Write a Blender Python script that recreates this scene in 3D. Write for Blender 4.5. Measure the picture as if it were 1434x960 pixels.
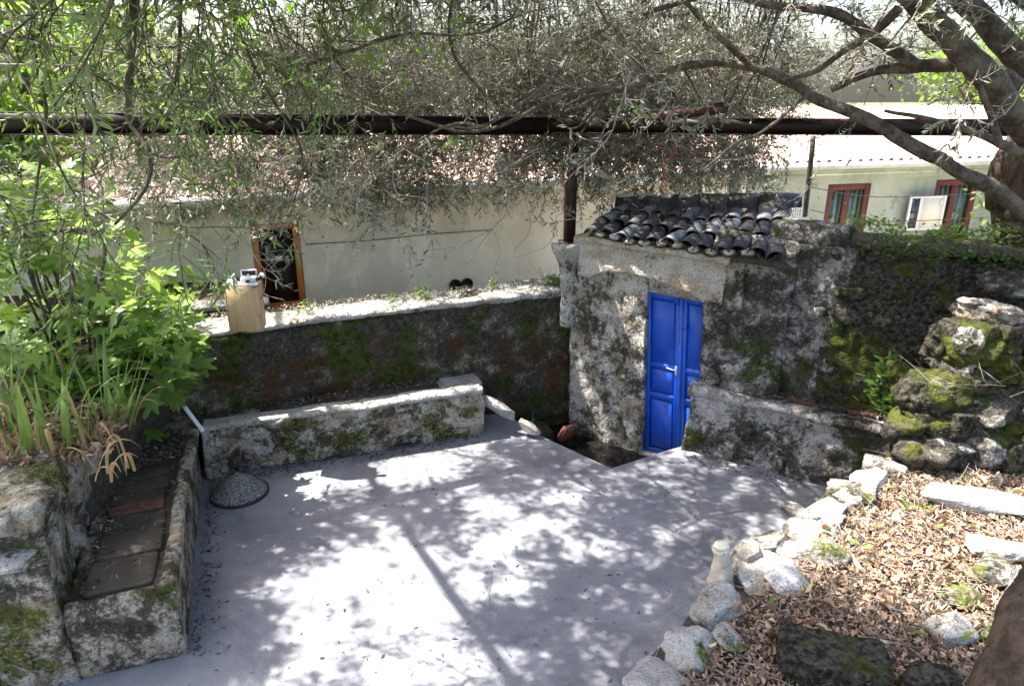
import bpy, bmesh, math, random
import numpy as np
from mathutils import Vector, Matrix
R = math.radians
scene = bpy.context.scene
for o in list(bpy.data.objects): bpy.data.objects.remove(o)
rng = np.random.default_rng(7); random.seed(7)

# ------------------------------------------------------------ camera
H = 3.4; PITCH = 20.0; FPX = 1000.0
cam_d = bpy.data.cameras.new('camera'); cam = bpy.data.objects.new('camera', cam_d)
scene.collection.objects.link(cam); scene.camera = cam
cam.location = (0, 0, H); cam.rotation_euler = (R(90 - PITCH), 0, 0)
cam_d.sensor_width = 36; cam_d.lens = FPX / 1434 * 36; cam_d.clip_start = .05; cam_d.clip_end = 500
# ------------------------------------------------------------ light
SUN_EL = 60.0; SX, SY = -.96, .29
w = bpy.data.worlds.new('World'); scene.world = w; w.use_nodes = True
nt = w.node_tree; bg = nt.nodes['Background']
sky = nt.nodes.new('ShaderNodeTexSky'); sky.sky_type = 'NISHITA'; sky.sun_disc = False
sky.sun_elevation = R(SUN_EL); sky.sun_rotation = math.atan2(SX, SY)
sky.dust_density = 4.0; sky.air_density = 1.0; sky.ozone_density = 1.0
nt.links.new(sky.outputs[0], bg.inputs[0]); bg.inputs[1].default_value = .15
sl = bpy.data.lights.new('sun', 'SUN'); sl.energy = 5.0; sl.angle = R(.53); sl.color = (1, .955, .88)
so = bpy.data.objects.new('sun', sl); scene.collection.objects.link(so)
ce = math.cos(R(SUN_EL)); SUND = Vector((SX * ce, SY * ce, math.sin(R(SUN_EL)))).normalized()
so.rotation_euler = SUND.to_track_quat('Z', 'Y').to_euler(); so.location = (-6, 2, 9)
scene.view_settings.view_transform = 'Standard'; scene.view_settings.look = 'None'
scene.view_settings.gamma = 1; scene.view_settings.exposure = 2.0
KX, KY = SX / math.tan(R(SUN_EL)), SY / math.tan(R(SUN_EL))      # sun shift per metre of height

# ------------------------------------------------------------ helpers
P_ = R(PITCH)
def ray(x, y):
    a = (x - 717) / FPX; b = (y - 480) / FPX
    return np.array([a, math.cos(P_) - b * math.sin(P_), -(math.sin(P_) + b * math.cos(P_))])
def atY(x, y, Y):
    r = ray(x, y); r = r * (Y / r[1]); r[2] += H; return r
def atZ(x, y, z):
    r = ray(x, y); r = r * ((z - H) / r[2]); r[2] += H; return r
def proj(p):
    v0 = p[..., 0]; v1 = p[..., 1]; v2 = p[..., 2] - H
    fw = v1 * math.cos(P_) - v2 * math.sin(P_); dn = -v2 * math.cos(P_) - v1 * math.sin(P_)
    return 717 + FPX * v0 / fw, 480 + FPX * dn / fw, fw

def _hash(i, j, k, s):
    n = (i.astype(np.int64) * 374761393 + j.astype(np.int64) * 668265263 + k.astype(np.int64) * 2147483647 + s * 1274126177) & 0xffffffff
    n = ((n ^ (n >> 13)) * 1274126177) & 0xffffffff
    n = ((n ^ (n >> 16)) * 2246822519) & 0xffffffff
    return ((n ^ (n >> 15)) & 0xffff) / 32767.5 - 1.0
def vnoise(p, s=0):
    f = np.floor(p).astype(np.int64); t = p - f; t = t * t * (3 - 2 * t); r = 0
    for a in (0, 1):
        for b in (0, 1):
            for c in (0, 1):
                wt = (t[:, 0] if a else 1 - t[:, 0]) * (t[:, 1] if b else 1 - t[:, 1]) * (t[:, 2] if c else 1 - t[:, 2])
                r = r + wt * _hash(f[:, 0] + a, f[:, 1] + b, f[:, 2] + c, s)
    return r
def fbm(p, sc, o=4, s=0, g=.5):
    r = 0; a = 1.0
    for i in range(o):
        r = r + a * vnoise(p * sc + 17.3 * i, s + i); a *= g; sc *= 2.03
    return r
def vfbm(p, sc, o, s, g=.5): return np.stack([fbm(p, sc, o, s + 11 * i, g) for i in range(3)], 1)

def tag(o, label=None, cat=None, group=None, kind=None):
    if label: o['label'] = label
    if cat: o['category'] = cat
    if group: o['group'] = group
    if kind: o['kind'] = kind
    return o
def link(o): scene.collection.objects.link(o); return o
def thing(name, loc, label, cat, group=None):
    o = link(bpy.data.objects.new(name, None)); o.location = loc; o.empty_display_size = .1
    return tag(o, label, cat, group)
def npmesh(name, V, F, smooth=True, var=None):
    V = np.asarray(V, np.float32); me = bpy.data.meshes.new(name)
    if isinstance(F, np.ndarray):
        k = F.shape[1]; n = len(F)
        me.vertices.add(len(V)); me.vertices.foreach_set('co', V.ravel())
        me.loops.add(n * k); me.loops.foreach_set('vertex_index', F.ravel().astype(np.int32))
        me.polygons.add(n); me.polygons.foreach_set('loop_start', np.arange(0, n * k, k, dtype=np.int32))
        me.update(calc_edges=True)
    else:
        me.from_pydata(V.tolist(), [], F); me.update()
    if smooth: me.polygons.foreach_set('use_smooth', np.ones(len(me.polygons), bool))
    if var is not None:
        at = me.attributes.new('var', 'FLOAT', 'POINT'); at.data.foreach_set('value', np.asarray(var, np.float32))
    me.validate(); return me
def mk(name, V, F, mat, parent=None, smooth=True, var=None):
    V = np.asarray(V, float)
    if parent is not None:
        V = V - np.array(parent_loc(parent))
    me = npmesh(name, V, F, smooth, var); me.materials.append(mat)
    o = link(bpy.data.objects.new(name, me))
    if parent is not None: o.parent = parent
    return o
def parent_loc(p):
    l = Vector(p.location)
    while p.parent is not None: p = p.parent; l += Vector(p.location)
    return l
def put(name, me, parent, loc, M=None):
    """an object sharing a mesh, placed in world space under parent (empties are never rotated)"""
    o = link(bpy.data.objects.new(name, me)); l = Vector(loc)
    if parent is not None: o.parent = parent; l = l - parent_loc(parent)
    o.matrix_basis = Matrix.Translation(l) @ (M.to_4x4() if M is not None else Matrix.Identity(4))
    return o
def frame(ang):      # plan frame: e along, n towards the left of e, up
    a = R(ang); return np.array([math.cos(a), math.sin(a), 0]), np.array([-math.sin(a), math.cos(a), 0]), np.array([0, 0, 1.])
CUBE_F = np.array([[0, 3, 2, 1], [4, 5, 6, 7], [0, 1, 5, 4], [1, 2, 6, 5], [2, 3, 7, 6], [3, 0, 4, 7]])
class MB:
    def __init__(s): s.V = []; s.F = []; s.n = 0
    def add(s, V, F):
        s.V.append(np.asarray(V, float)); s.F.append(np.asarray(F) + s.n); s.n += len(V); return s
    def box(s, o, e, n, x0, x1, y0, y1, z0, z1, b=0.0):
        o = np.array(o, float); up = np.array([0, 0, 1.])
        if b <= 0:
            V = [o + e * x + n * y + up * z for z in (z0, z1) for x, y in ((x0, y0), (x1, y0), (x1, y1), (x0, y1))]
            return s.add(V, CUBE_F)
        # bevelled box: rings
        L = []
        for z, i in ((z0, b), (z0 + b, 0), (z1 - b, 0), (z1, b)):
            for x, y in ((x0 + i, y0 + i + b), (x0 + i + b, y0 + i), (x1 - i - b, y0 + i), (x1 - i, y0 + i + b), (x1 - i, y1 - i - b), (x1 - i - b, y1 - i), (x0 + i + b, y1 - i), (x0 + i, y1 - i - b)):
                L.append(o + e * x + n * y + up * z)
        F = [[r * 8 + i, r * 8 + (i + 1) % 8, (r + 1) * 8 + (i + 1) % 8, (r + 1) * 8 + i] for r in range(3) for i in range(8)]
        F += [[3, 2, 1, 0], [4, 3, 0, 7], [7, 6, 5, 4]]; F += [[24, 25, 26, 27], [24, 27, 28, 31], [28, 29, 30, 31]]
        return s.add(L, np.array(F))
    def tube(s, pts, rad, n=8, cap=False):
        V, F = tube(pts, rad, n); return s.add(V, F)
    def get(s): return np.concatenate(s.V), np.concatenate(s.F)
    def obj(s, name, mat, parent=None, smooth=False): V, F = s.get(); return mk(name, V, F, mat, parent, smooth)
def tube(pts, rad, n=8):
    P = np.asarray(pts, float); k = len(P); rad = np.broadcast_to(np.asarray(rad, float), (k,))
    T = np.gradient(P, axis=0); T /= np.linalg.norm(T, axis=1)[:, None] + 1e-9
    ref = np.array([.31, .17, .93]) if abs(T[0, 2]) < .85 else np.array([.9, .3, .1])
    A = np.cross(T, ref); A /= np.linalg.norm(A, axis=1)[:, None] + 1e-9; B = np.cross(T, A)
    th = np.arange(n) * 2 * math.pi / n
    V = (P[:, None, :] + rad[:, None, None] * (np.cos(th)[None, :, None] * A[:, None, :] + np.sin(th)[None, :, None] * B[:, None, :])).reshape(-1, 3)
    i = np.arange(k - 1)[:, None] * n; j = np.arange(n)[None, :]; j2 = (j + 1) % n
    F = np.stack([i + j, i + j2, i + n + j2, i + n + j], -1).reshape(-1, 4)
    # caps: fold the end rings onto their centres
    c0 = len(V); V = np.concatenate([V, P[:1], P[-1:]])
    jj = np.arange(n); C = [np.stack([np.full(n, c0), (jj + 1) % n, jj, np.full(n, c0)], 1)[:, :3], np.stack([np.full(n, c0 + 1), (k - 1) * n + jj, (k - 1) * n + (jj + 1) % n], 1)]
    if n >= 6 and n % 2 == 0:
        caps = []
        for base, sgn in ((0, -1), ((k - 1) * n, 1)):
            c = c0 if base == 0 else c0 + 1
            for q in range(0, n, 2):
                f = [c, base + q, base + q + 1, base + (q + 2) % n]
                caps.append(f if sgn > 0 else f[::-1])
        F = np.concatenate([F, np.array(caps)])
    return V, F
def smooth_path(pts, k=6):
    P = np.asarray(pts, float); out = []
    for i in range(len(P) - 1):
        p0 = P[max(i - 1, 0)]; p1 = P[i]; p2 = P[i + 1]; p3 = P[min(i + 2, len(P) - 1)]
        for t in np.linspace(0, 1, k, endpoint=False):
            out.append(.5 * ((2 * p1) + (-p0 + p2) * t + (2 * p0 - 5 * p1 + 4 * p2 - p3) * t * t + (-p0 + 3 * p1 - 3 * p2 + p3) * t ** 3))
    out.append(P[-1]); return np.array(out)

def wall_mesh(path, thick, z0, z1, step=.045, amp=.02, seed=0, rnd=.04, topnoise=.02, caps=True, lump=0.0, lumpsc=5.):
    """masonry wall with front line `path` (its right-hand side is the front), real thickness, worn edges."""
    P = np.asarray(path, float); d = np.linalg.norm(np.diff(P, axis=0), axis=1); L = np.concatenate([[0], np.cumsum(d)])
    n = max(4, int(L[-1] / step)); u = np.linspace(0, L[-1], n + 1)
    z1 = np.broadcast_to(np.asarray(z1, float), (len(P),)); z0a = np.broadcast_to(np.asarray(z0, float), (len(P),)); th = np.broadcast_to(np.asarray(thick, float), (len(P),))
    X = np.interp(u, L, P[:, 0]); Y = np.interp(u, L, P[:, 1]); Z1 = np.interp(u, L, z1); Z0 = np.interp(u, L, z0a); TH = np.interp(u, L, th)
    T = np.stack([np.gradient(X), np.gradient(Y)], 1); T /= np.linalg.norm(T, axis=1)[:, None]; N = np.stack([-T[:, 1], T[:, 0]], 1)   # towards the back
    hz = float(np.max(z1) - np.min(z0a)); nz = max(3, int(hz / step)); ntp = max(3, int(float(np.max(th)) / step)); nb = max(2, nz // 3)
    prof = [(0, t) for t in np.linspace(0, 1, nz + 1)] + [(s, 1) for s in np.linspace(0, 1, ntp + 1)[1:]] + [(1, t) for t in np.linspace(1, 0, nb + 1)[1:]] + [(s, 0) for s in np.linspace(1, 0, 3)[1:-1]]
    prof = np.array(prof); m = len(prof)
    def ring(i, sc=1.0):
        s = .5 + (prof[:, 0] - .5) * sc; t = .5 + (prof[:, 1] - .5) * sc
        h = Z1[i] - Z0[i]; a = s * TH[i]; b = t * h
        da = np.minimum(a, TH[i] - a); db = np.minimum(b, h - b)
        r = rnd * sc
        ca = np.clip(1 - da / r, 0, 1) if r > 0 else 0; cb = np.clip(1 - db / r, 0, 1) if r > 0 else 0
        pull = r * .42 * ca * cb
        a = a + np.where(a < TH[i] / 2, pull, -pull); b = b + np.where(b < h / 2, 0, -pull)
        return np.stack([X[i] + N[i, 0] * a, Y[i] + N[i, 1] * a, Z0[i] + b], 1)
    rings = []
    csc = list(np.linspace(0.02, 1, 9)[:-1]) if caps else []
    for c in csc: rings.append(ring(0, c))
    for i in range(n + 1): rings.append(ring(i))
    for c in reversed(csc): rings.append(ring(n, c))
    V = np.concatenate(rings); k = len(rings)
    D = vfbm(V, 2.2, 3, seed) * amp * 1.3 + vfbm(V, 11, 3, seed + 50) * amp * .55
    if lump: 
        l = fbm(V, lumpsc, 2, seed + 90); V = V + (D * 0); D = D + np.sign(l)[:, None] * np.abs(l)[:, None] ** .6 * lump * np.array([N[len(N) // 2, 0], N[len(N) // 2, 1], 0])[None] * -1
    V = V + D; V[:, 2] += topnoise * fbm(V, 1.7, 3, seed + 5) * (V[:, 2] > np.mean(z0a) + hz * .5)
    i = np.arange(k - 1)[:, None] * m; j = np.arange(m)[None]; j2 = (j + 1) % m
    F = np.stack([i + j, i + m + j, i + m + j2, i + j2], -1).reshape(-1, 4)
    return V, F
_ico = {}
def ico(n):
    if n not in _ico:
        bm = bmesh.new(); bmesh.ops.create_icosphere(bm, subdivisions=n, radius=1)
        _ico[n] = (np.array([v.co[:] for v in bm.verts]), np.array([[v.index for v in f.verts] for f in bm.faces])); bm.free()
    return _ico[n]
def rock_verts(size, seed, n=4, rot=0, tilt=0, amp=.16, boxy=.6, flat=1.0):
    V, F = ico(n); r = np.random.default_rng(seed)
    m = np.max(np.abs(V), axis=1)[:, None]; V = V * (1 - boxy) + V / m * (.82 + .9 * max(0., boxy - .8)) * boxy
    for _ in range(10 if boxy < .95 else 0):           # broken facets
        d = r.normal(size=3); d /= np.linalg.norm(d); h = r.uniform(.64, .92); e = V @ d - h; V = V - np.maximum(e, 0)[:, None] * d * .97
    V = V + vfbm(V + seed * 3.1, 1.6, 4, seed, .5) * amp * .55 + vfbm(V + seed, 7, 2, seed + 3) * amp * .12
    V = V * np.array(size) * .5
    M = np.array(Matrix.Rotation(rot, 3, 'Z') @ Matrix.Rotation(tilt, 3, 'X')); return V @ M.T, F
def rock(name, loc, size, seed, mat, label=None, cat='rock', group=None, parent=None, **k):
    V, F = rock_verts(size, seed, **k); 
    if parent is None:
        me = npmesh(name, V, F); me.materials.append(mat); o = link(bpy.data.objects.new(name, me)); o.location = loc; tag(o, label, cat, group)
    else: o = mk(name, V + np.array(loc), F, mat, parent)
    return o

# ------------------------------------------------------------ materials
class NT:
    def __init__(s, name):
        s.m = bpy.data.materials.new(name); s.m.use_nodes = True; s.t = s.m.node_tree; s.t.nodes.clear()
        s.out = s.t.nodes.new('ShaderNodeOutputMaterial')
        g = s.t.nodes.new('ShaderNodeNewGeometry'); s.pos = g.outputs['Position']; s.geo = g
    def n(s, ty, **kw):
        o = s.t.nodes.new(ty)
        for k, v in kw.items():
            if k in o.inputs: s.set(o.inputs[k], v)
            else: setattr(o, k, v)
        return o
    def set(s, i, v):
        if hasattr(v, 'is_output'): s.t.links.new(v, i)
        else: i.default_value = (*v, 1) if isinstance(v, tuple) and len(v) == 3 and i.type == 'RGBA' else v
    def noise(s, sc, det=6, ro=.6, vec=None, dist=0):
        return s.n('ShaderNodeTexNoise', Vector=vec or s.pos, Scale=sc, Detail=float(det), Roughness=ro, Distortion=float(dist)).outputs[0]
    def ramp(s, f, a, b, lo=0., hi=1.):
        o = s.n('ShaderNodeMapRange', Value=f); o.inputs[1].default_value = a; o.inputs[2].default_value = b; o.inputs[3].default_value = lo; o.inputs[4].default_value = hi
        o.interpolation_type = 'SMOOTHSTEP'; return o.outputs[0]
    def mix(s, f, a, b, mode='MIX'):
        o = s.n('ShaderNodeMix', data_type='RGBA', blend_type=mode); s.set(o.inputs[0], f); s.set(o.inputs[6], a); s.set(o.inputs[7], b); return o.outputs[2]
    def math(s, op, a, b=0.):
        o = s.n('ShaderNodeMath', operation=op); s.set(o.inputs[0], a); s.set(o.inputs[1], b); return o.outputs[0]
    def bump(s, h, st=.5, d=.02, nrm=None):
        o = s.n('ShaderNodeBump', Height=h); o.inputs['Strength'].default_value = st; o.inputs['Distance'].default_value = d
        if nrm is not None: s.set(o.inputs['Normal'], nrm)
        return o.outputs[0]
    def stretch(s, v):
        o = s.n('ShaderNodeMapping', Vector=s.pos); o.inputs['Scale'].default_value = v; return o.outputs[0]
    def bsdf(s, col, rough=.8, nrm=None, spec=.3, **kw):
        b = s.n('ShaderNodeBsdfPrincipled'); s.set(b.inputs['Base Color'], col); s.set(b.inputs['Roughness'], rough); b.inputs['Specular IOR Level'].default_value = spec
        if nrm is not None: s.set(b.inputs['Normal'], nrm)
        for k, v in kw.items(): s.set(b.inputs[k], v)
        return b.outputs[0]
    def done(s, sh): s.t.links.new(sh, s.out.inputs[0]); return s.m

def wall_mat(name, light=(.46, .43, .38), dark=(.028, .026, .02), dk=.5, moss=.3, rust=0., rz=.7, mosscol=(.06, .085, .015), tan=(.3, .24, .16), speck=.5):
    t = NT(name)
    big = t.noise(1.3, 3, .5); med = t.noise(4.5, 10, .72, dist=.4); fine = t.noise(28, 6, .7); vf = t.noise(120, 3, .6)
    col = t.mix(t.ramp(t.noise(6, 6, .6), .4, .65), light, tan)
    col = t.mix(t.ramp(vf, .35, .7, 0, .45), col, (.16, .15, .13))
    # lichen and soot
    f = t.math('ADD', t.math('MULTIPLY', med, .62), t.math('ADD', t.math('MULTIPLY', big, .25), t.math('MULTIPLY', fine, .38)))
    th = .75 - .25 * (dk - .5) * 1.0
    dm = t.ramp(f, th - .11, th + .05)
    dmi = t.ramp(f, .62 + .13 * (.5 - dk) * 2 - .05, .62 + .13 * (.5 - dk) * 2 + .06)
    col = t.mix(dmi, col, t.mix(t.ramp(fine, .4, .62), dark, (.1, .09, .07)))
    col = t.mix(t.math('MULTIPLY', t.ramp(t.noise(60, 4, .7), .53, .62), speck), col, dark)
    if rust:
        sep = t.n('ShaderNodeSeparateXYZ', Vector=t.pos).outputs[2]
        zz = t.ramp(t.math('ADD', sep, t.math('MULTIPLY', t.noise(2.2, 4, .6), .7)), rz + .15, rz + .5, 1, 0)
        rm = t.math('MULTIPLY', zz, t.ramp(t.noise(2.6, 8, .7), .42, .6, 0, rust))
        col = t.mix(rm, col, t.mix(t.ramp(fine, .35, .65), (.12, .055, .022), (.035, .022, .012)))
    mm = t.ramp(t.noise(2.1, 8, .68, dist=.3), .62 - .25 * moss, .70 - .25 * moss)
    mm = t.math('MULTIPLY', mm, t.ramp(t.noise(45, 5, .7), .3, .55, .25, 1))
    col = t.mix(mm, col, t.mix(t.ramp(t.noise(16, 5, .6), .35, .65), mosscol, tuple(c * .35 for c in mosscol)))
    h = t.math('ADD', t.math('MULTIPLY', med, 1.), t.math('ADD', t.math('MULTIPLY', fine, .45), t.math('MULTIPLY', vf, .18)))
    mic = t.math('MULTIPLY', t.n('ShaderNodeTexVoronoi', Vector=t.mix(.25, t.pos, t.n('ShaderNodeTexNoise', Vector=t.pos, Scale=9.0, Detail=4.0).outputs[1]), Scale=22.0).outputs[0], .35)
    return t.done(t.bsdf(col, .93, t.bump(t.math('ADD', h, mic), 1.0, .045), .12))

M = {}
M['back_wall'] = wall_mat('mossy_wall_render', light=(.32, .28, .22), dk=.74, moss=.55, rust=1., rz=1.0)
M['right_wall'] = wall_mat('blackened_wall_render', light=(.5, .48, .46), dk=.64, moss=.34, rust=.2, rz=.6, tan=(.33, .3, .27))
M['dark_wall'] = wall_mat('blackened_mossy_render', light=(.3, .29, .26), dk=1.0, moss=.46, rust=.5, rz=.9, tan=(.16, .12, .08), dark=(.016, .015, .011), mosscol=(.07, .085, .015))
M['door_wall'] = wall_mat('flaking_limewash', light=(.66, .62, .56), dk=.46, moss=.15, rust=.3, rz=.0, tan=(.42, .34, .25))
M['bench'] = wall_mat('bench_stonework', light=(.62, .57, .48), dk=.46, moss=.42, tan=(.42, .33, .21), mosscol=(.09, .11, .02), speck=.6)
M['cap'] = wall_mat('pale_cement_cap', light=(.6, .58, .55), dk=.2, moss=.12, tan=(.45, .41, .35))
M['left_wall'] = wall_mat('retaining_wall_stonework', light=(.55, .51, .43), dk=.45, moss=.42, tan=(.36, .28, .18), mosscol=(.09, .11, .018))
M['bench_side'] = wall_mat('bench_block_stone', light=(.56, .5, .41), dk=.5, moss=.3, tan=(.4, .31, .2), mosscol=(.08, .1, .02))
M['rubble'] = wall_mat('rubble_wall_stone', light=(.5, .48, .44), dk=.35, moss=.35, tan=(.36, .27, .2))
M['white_rock'] = wall_mat('pale_limestone', light=(.62, .6, .58), dk=.12, moss=.28, tan=(.46, .4, .33), mosscol=(.12, .17, .02), speck=.3)
M['patchy_rock'] = wall_mat('limestone_with_moss_patches', light=(.5, .48, .44), dk=.42, moss=.5, tan=(.38, .32, .25), mosscol=(.13, .15, .02), speck=.4)
M['moss_rock'] = wall_mat('moss_covered_stone', light=(.25, .23, .19), dk=.8, moss=.8, mosscol=(.085, .10, .014), tan=(.2, .15, .09))
M['column'] = wall_mat('carved_marble', light=(.55, .53, .5), dk=.25, moss=.1, tan=(.4, .37, .32), speck=.5)
M['right_bench'] = wall_mat('lichened_bench_render', light=(.58, .56, .53), dk=.5, moss=.3, tan=(.36, .32, .28))
M['hood'] = wall_mat('hood_limewash', light=(.66, .61, .55), dk=.16, moss=.08, tan=(.5, .4, .27), speck=.5)

t = NT('patio_concrete')
v = t.noise(1.1, 5, .6); v2 = t.noise(9, 8, .7); v3 = t.noise(90, 4, .6)
c = t.mix(t.ramp(v, .35, .65), (.18, .185, .21), (.26, .265, .29)); c = t.mix(t.ramp(v2, .45, .72, 0, .55), c, (.17, .17, .175)); c = t.mix(t.ramp(v3, .5, .68, 0, .6), c, (.12, .12, .12))
vo = t.n('ShaderNodeTexVoronoi', feature='DISTANCE_TO_EDGE', Vector=t.mix(.12, t.pos, t.n('ShaderNodeTexNoise', Vector=t.pos, Scale=3.0, Detail=6.0).outputs[1]), Scale=.55)
c = t.mix(t.ramp(t.noise(3.1, 9, .75), .6, .72, 0, .5), c, (.14, .135, .13))
cr_ = t.ramp(vo.outputs[0], .0, .004, 1, 0); cr_ = t.math('MULTIPLY', cr_, t.ramp(t.noise(.9, 3, .5), .5, .62, 0, .75)); c = t.mix(cr_, c, (.05, .05, .05))
vo2 = t.n('ShaderNodeTexVoronoi', feature='DISTANCE_TO_EDGE', Vector=t.mix(.2, t.pos, t.n('ShaderNodeTexNoise', Vector=t.pos, Scale=5.0, Detail=8.0).outputs[1]), Scale=2.1)
c = t.mix(t.math('MULTIPLY', t.ramp(vo2.outputs[0], .0, .005, 1, 0), t.ramp(t.noise(1.7, 3, .5), .56, .66, 0, .5)), c, (.07, .07, .07))
c = t.mix(t.ramp(t.noise(.7, 10, .8, dist=1.2), .49, .62, 0, .5), c, (.11, .112, .125)); c = t.mix(t.ramp(t.noise(200, 2, .5), .62, .7, 0, .6), c, (.06, .06, .06)); c = t.mix(t.ramp(t.noise(70, 3, .6), .66, .72, 0, .6), c, (.45, .44, .43))
M['patio'] = t.done(t.bsdf(c, .85, t.bump(t.math('ADD', v2, t.math('MULTIPLY', v3, .4)), .35, .012), .25))

def simple(name, a, b, sc=6, rough=.7, bmp=.3, bd=.01, det=6, spec=.3, stretch=None, third=None):
    t = NT(name); vec = t.stretch(stretch) if stretch else None
    v = t.noise(sc, det, .65, vec); c = t.mix(t.ramp(v, .35, .65), a, b)
    if third: c = t.mix(t.ramp(t.noise(sc * 3.1, 6, .7), .55, .68, 0, .85), c, third)
    return t.done(t.bsdf(c, rough, t.bump(t.math('ADD', v, t.math('MULTIPLY', t.noise(sc * 6, 4, .6, vec), .4)), bmp, bd), spec))
M['soil'] = simple('dark_soil', (.05, .038, .028), (.1, .08, .06), 20, .95, .8, .02)
M['ground'] = simple('garden_earth', (.12, .1, .07), (.08, .1, .04), 3, .95, .6, .03)
M['tile_dark'] = simple('blackened_clay_tile', (.014, .013, .015), (.035, .032, .036), 9, .55, .7, .012, third=(.10, .095, .075), spec=.45)
M['tile_blue'] = simple('grey_blue_clay_tile', (.07, .08, .1), (.12, .13, .15), 9, .5, .7, .012, third=(.03, .03, .03), spec=.5)
M['paver'] = simple('worn_terracotta_paver', (.045, .038, .032), (.085, .07, .052), 5, .7, .6, .01, third=(.045, .055, .025))
M['paver_red'] = simple('red_terracotta_paver', (.12, .05, .035), (.2, .08, .055), 7, .7, .5, .01, third=(.06, .05, .04))
M['steel'] = simple('dark_brown_painted_steel', (.010, .006, .0055), (.02, .009, .007), 8, .5, .3, .004, third=(.045, .017, .012))
M['steel_red'] = simple('primer_red_steel', (.14, .05, .04), (.09, .035, .03), 14, .6, .3, .004)
M['wood_box'] = simple('varnished_plywood', (.46, .30, .16), (.54, .37, .21), 5, .6, .15, .003, stretch=(8, 8, .6), third=(.3, .17, .08))
M['wood_orange'] = simple('orange_varnished_wood', (.6, .22, .05), (.45, .15, .04), 6, .4, .25, .004, stretch=(9, 9, .7))
M['wood_red'] = simple('red_brown_wood', (.15, .036, .024), (.10, .026, .02), 6, .45, .25, .004, stretch=(9, 9, .7))
M['wood_grey'] = simple('weathered_grey_wood', (.2, .17, .14), (.3, .26, .22), 6, .8, .4, .006, stretch=(9, 9, .7))
M['white_paint'] = simple('white_paint', (.72, .72, .7), (.8, .8, .79), 7, .5, .15, .003)
M['grey_plastic'] = simple('pale_grey_plastic', (.5, .5, .52), (.58, .58, .6), 7, .4, .1, .002)
M['black_plastic'] = simple('black_plastic', (.012, .012, .014), (.02, .02, .024), 7, .35, .1, .002)
M['metal_dark'] = simple('dark_iron', (.02, .018, .016), (.05, .035, .028), 16, .6, .3, .003)
M['charcoal'] = simple('speckled_charcoal_enamel', (.03, .03, .03), (.3, .29, .27), 75, .6, .5, .006, det=3)
M['gutter'] = simple('off_white_gutter', (.6, .6, .57), (.5, .5, .48), 3, .5, .1, .004)
M['cord'] = simple('red_cord', (.75, .05, .03), (.6, .04, .03), 9, .6, .1, .002)
M['bark'] = simple('grey_olive_bark', (.05, .04, .033), (.15, .125, .10), 11, .9, 1.0, .03, third=(.02, .017, .014))
M['bark_dark'] = simple('brown_fissured_bark', (.05, .036, .025), (.13, .09, .06), 10, .9, 1, .03, stretch=(2.2, 2.2, .6), third=(.02, .015, .01))
M['twig'] = simple('pale_dry_twig', (.2, .165, .14), (.36, .31, .27), 20, .85, .3, .004)
M['deadwood'] = simple('bleached_deadwood', (.4, .34, .27), (.55, .48, .4), 9, .85, .6, .01, third=(.1, .07, .05))
M['bulb_white'] = simple('white_lamp_glass', (.8, .8, .8), (.75, .75, .75), 9, .2, .05, .001)
M['black_hole'] = simple('painted_vent_shade', (.01, .01, .01), (.02, .02, .02), 9, .9)

t = NT('blue_gloss_paint')
c = t.mix(t.ramp(t.noise(5, 5, .6), .35, .7), (.006, .062, .42), (.009, .08, .5)); c = t.mix(t.ramp(t.noise(38, 8, .75), .68, .74, 0, .8), c, (.03, .05, .14)); c = t.mix(t.ramp(t.noise(7, 8, .8, t.stretch((1, 1, 4))), .7, .76, 0, .7), c, (.24, .3, .42))
sep = t.n('ShaderNodeSeparateXYZ', Vector=t.pos).outputs[2]
c = t.mix(t.math('MULTIPLY', t.ramp(t.math('ADD', sep, t.math('MULTIPLY', t.noise(7, 6, .7), .5)), .0, .42, .75, 0), t.ramp(t.noise(18, 8, .75), .4, .6)), c, (.05, .075, .13))
c = t.mix(t.ramp(t.noise(2.4, 6, .7, t.stretch((1, 1, .6))), .5, .7, 0, .45), c, (.03, .13, .55))
M['blue'] = t.done(t.bsdf(c, t.ramp(t.noise(12, 4), .3, .7, .3, .5), t.bump(t.noise(22, 5, .6), .25, .004), .45))
t = NT('house_render')
st = t.noise(1.2, 7, .65, t.stretch((1.5, 1.5, .35)), .3)
c = t.mix(t.ramp(st, .38, .62), (.70, .64, .52), (.82, .76, .64)); c = t.mix(t.ramp(t.noise(.9, 9, .72, dist=.6), .5, .53, 0, .6), c, (.6, .55, .45))
c = t.mix(t.ramp(t.noise(3.5, 10, .75), .6, .7, 0, .5), c, (.3, .29, .26)); c = t.mix(t.ramp(t.noise(.5, 3, .5), .45, .7, 0, .35), c, (.66, .64, .52))
M['house'] = t.done(t.bsdf(c, .9, t.bump(t.noise(14, 8, .7), .3, .012), .2))
t = NT('green_stained_render')
st = t.noise(1.6, 7, .65, t.stretch((1.2, 1.2, .5)), .3)
c = t.mix(t.ramp(st, .35, .65), (.30, .33, .25), (.42, .44, .36)); c = t.mix(t.ramp(t.noise(3, 9, .75), .55, .66, 0, .6), c, (.15, .17, .12))
M['house_green'] = t.done(t.bsdf(c, .9, t.bump(t.noise(14, 8, .7), .3, .012), .2))
t = NT('faded_terracotta_roof')
c = t.mix(t.ramp(t.noise(5, 6, .7), .35, .65), (.55, .35, .29), (.66, .5, .43)); c = t.mix(t.ramp(t.noise(14, 6, .7), .55, .68, 0, .5), c, (.3, .25, .22))
M['roof'] = t.done(t.bsdf(c, .85, t.bump(t.noise(30, 4), .3, .01), .2))
t = NT('dark_window_glass')
M['glass'] = t.done(t.bsdf((.01, .011, .012), .03, None, 1.0))
t = NT('green_curtain_glass')
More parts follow.
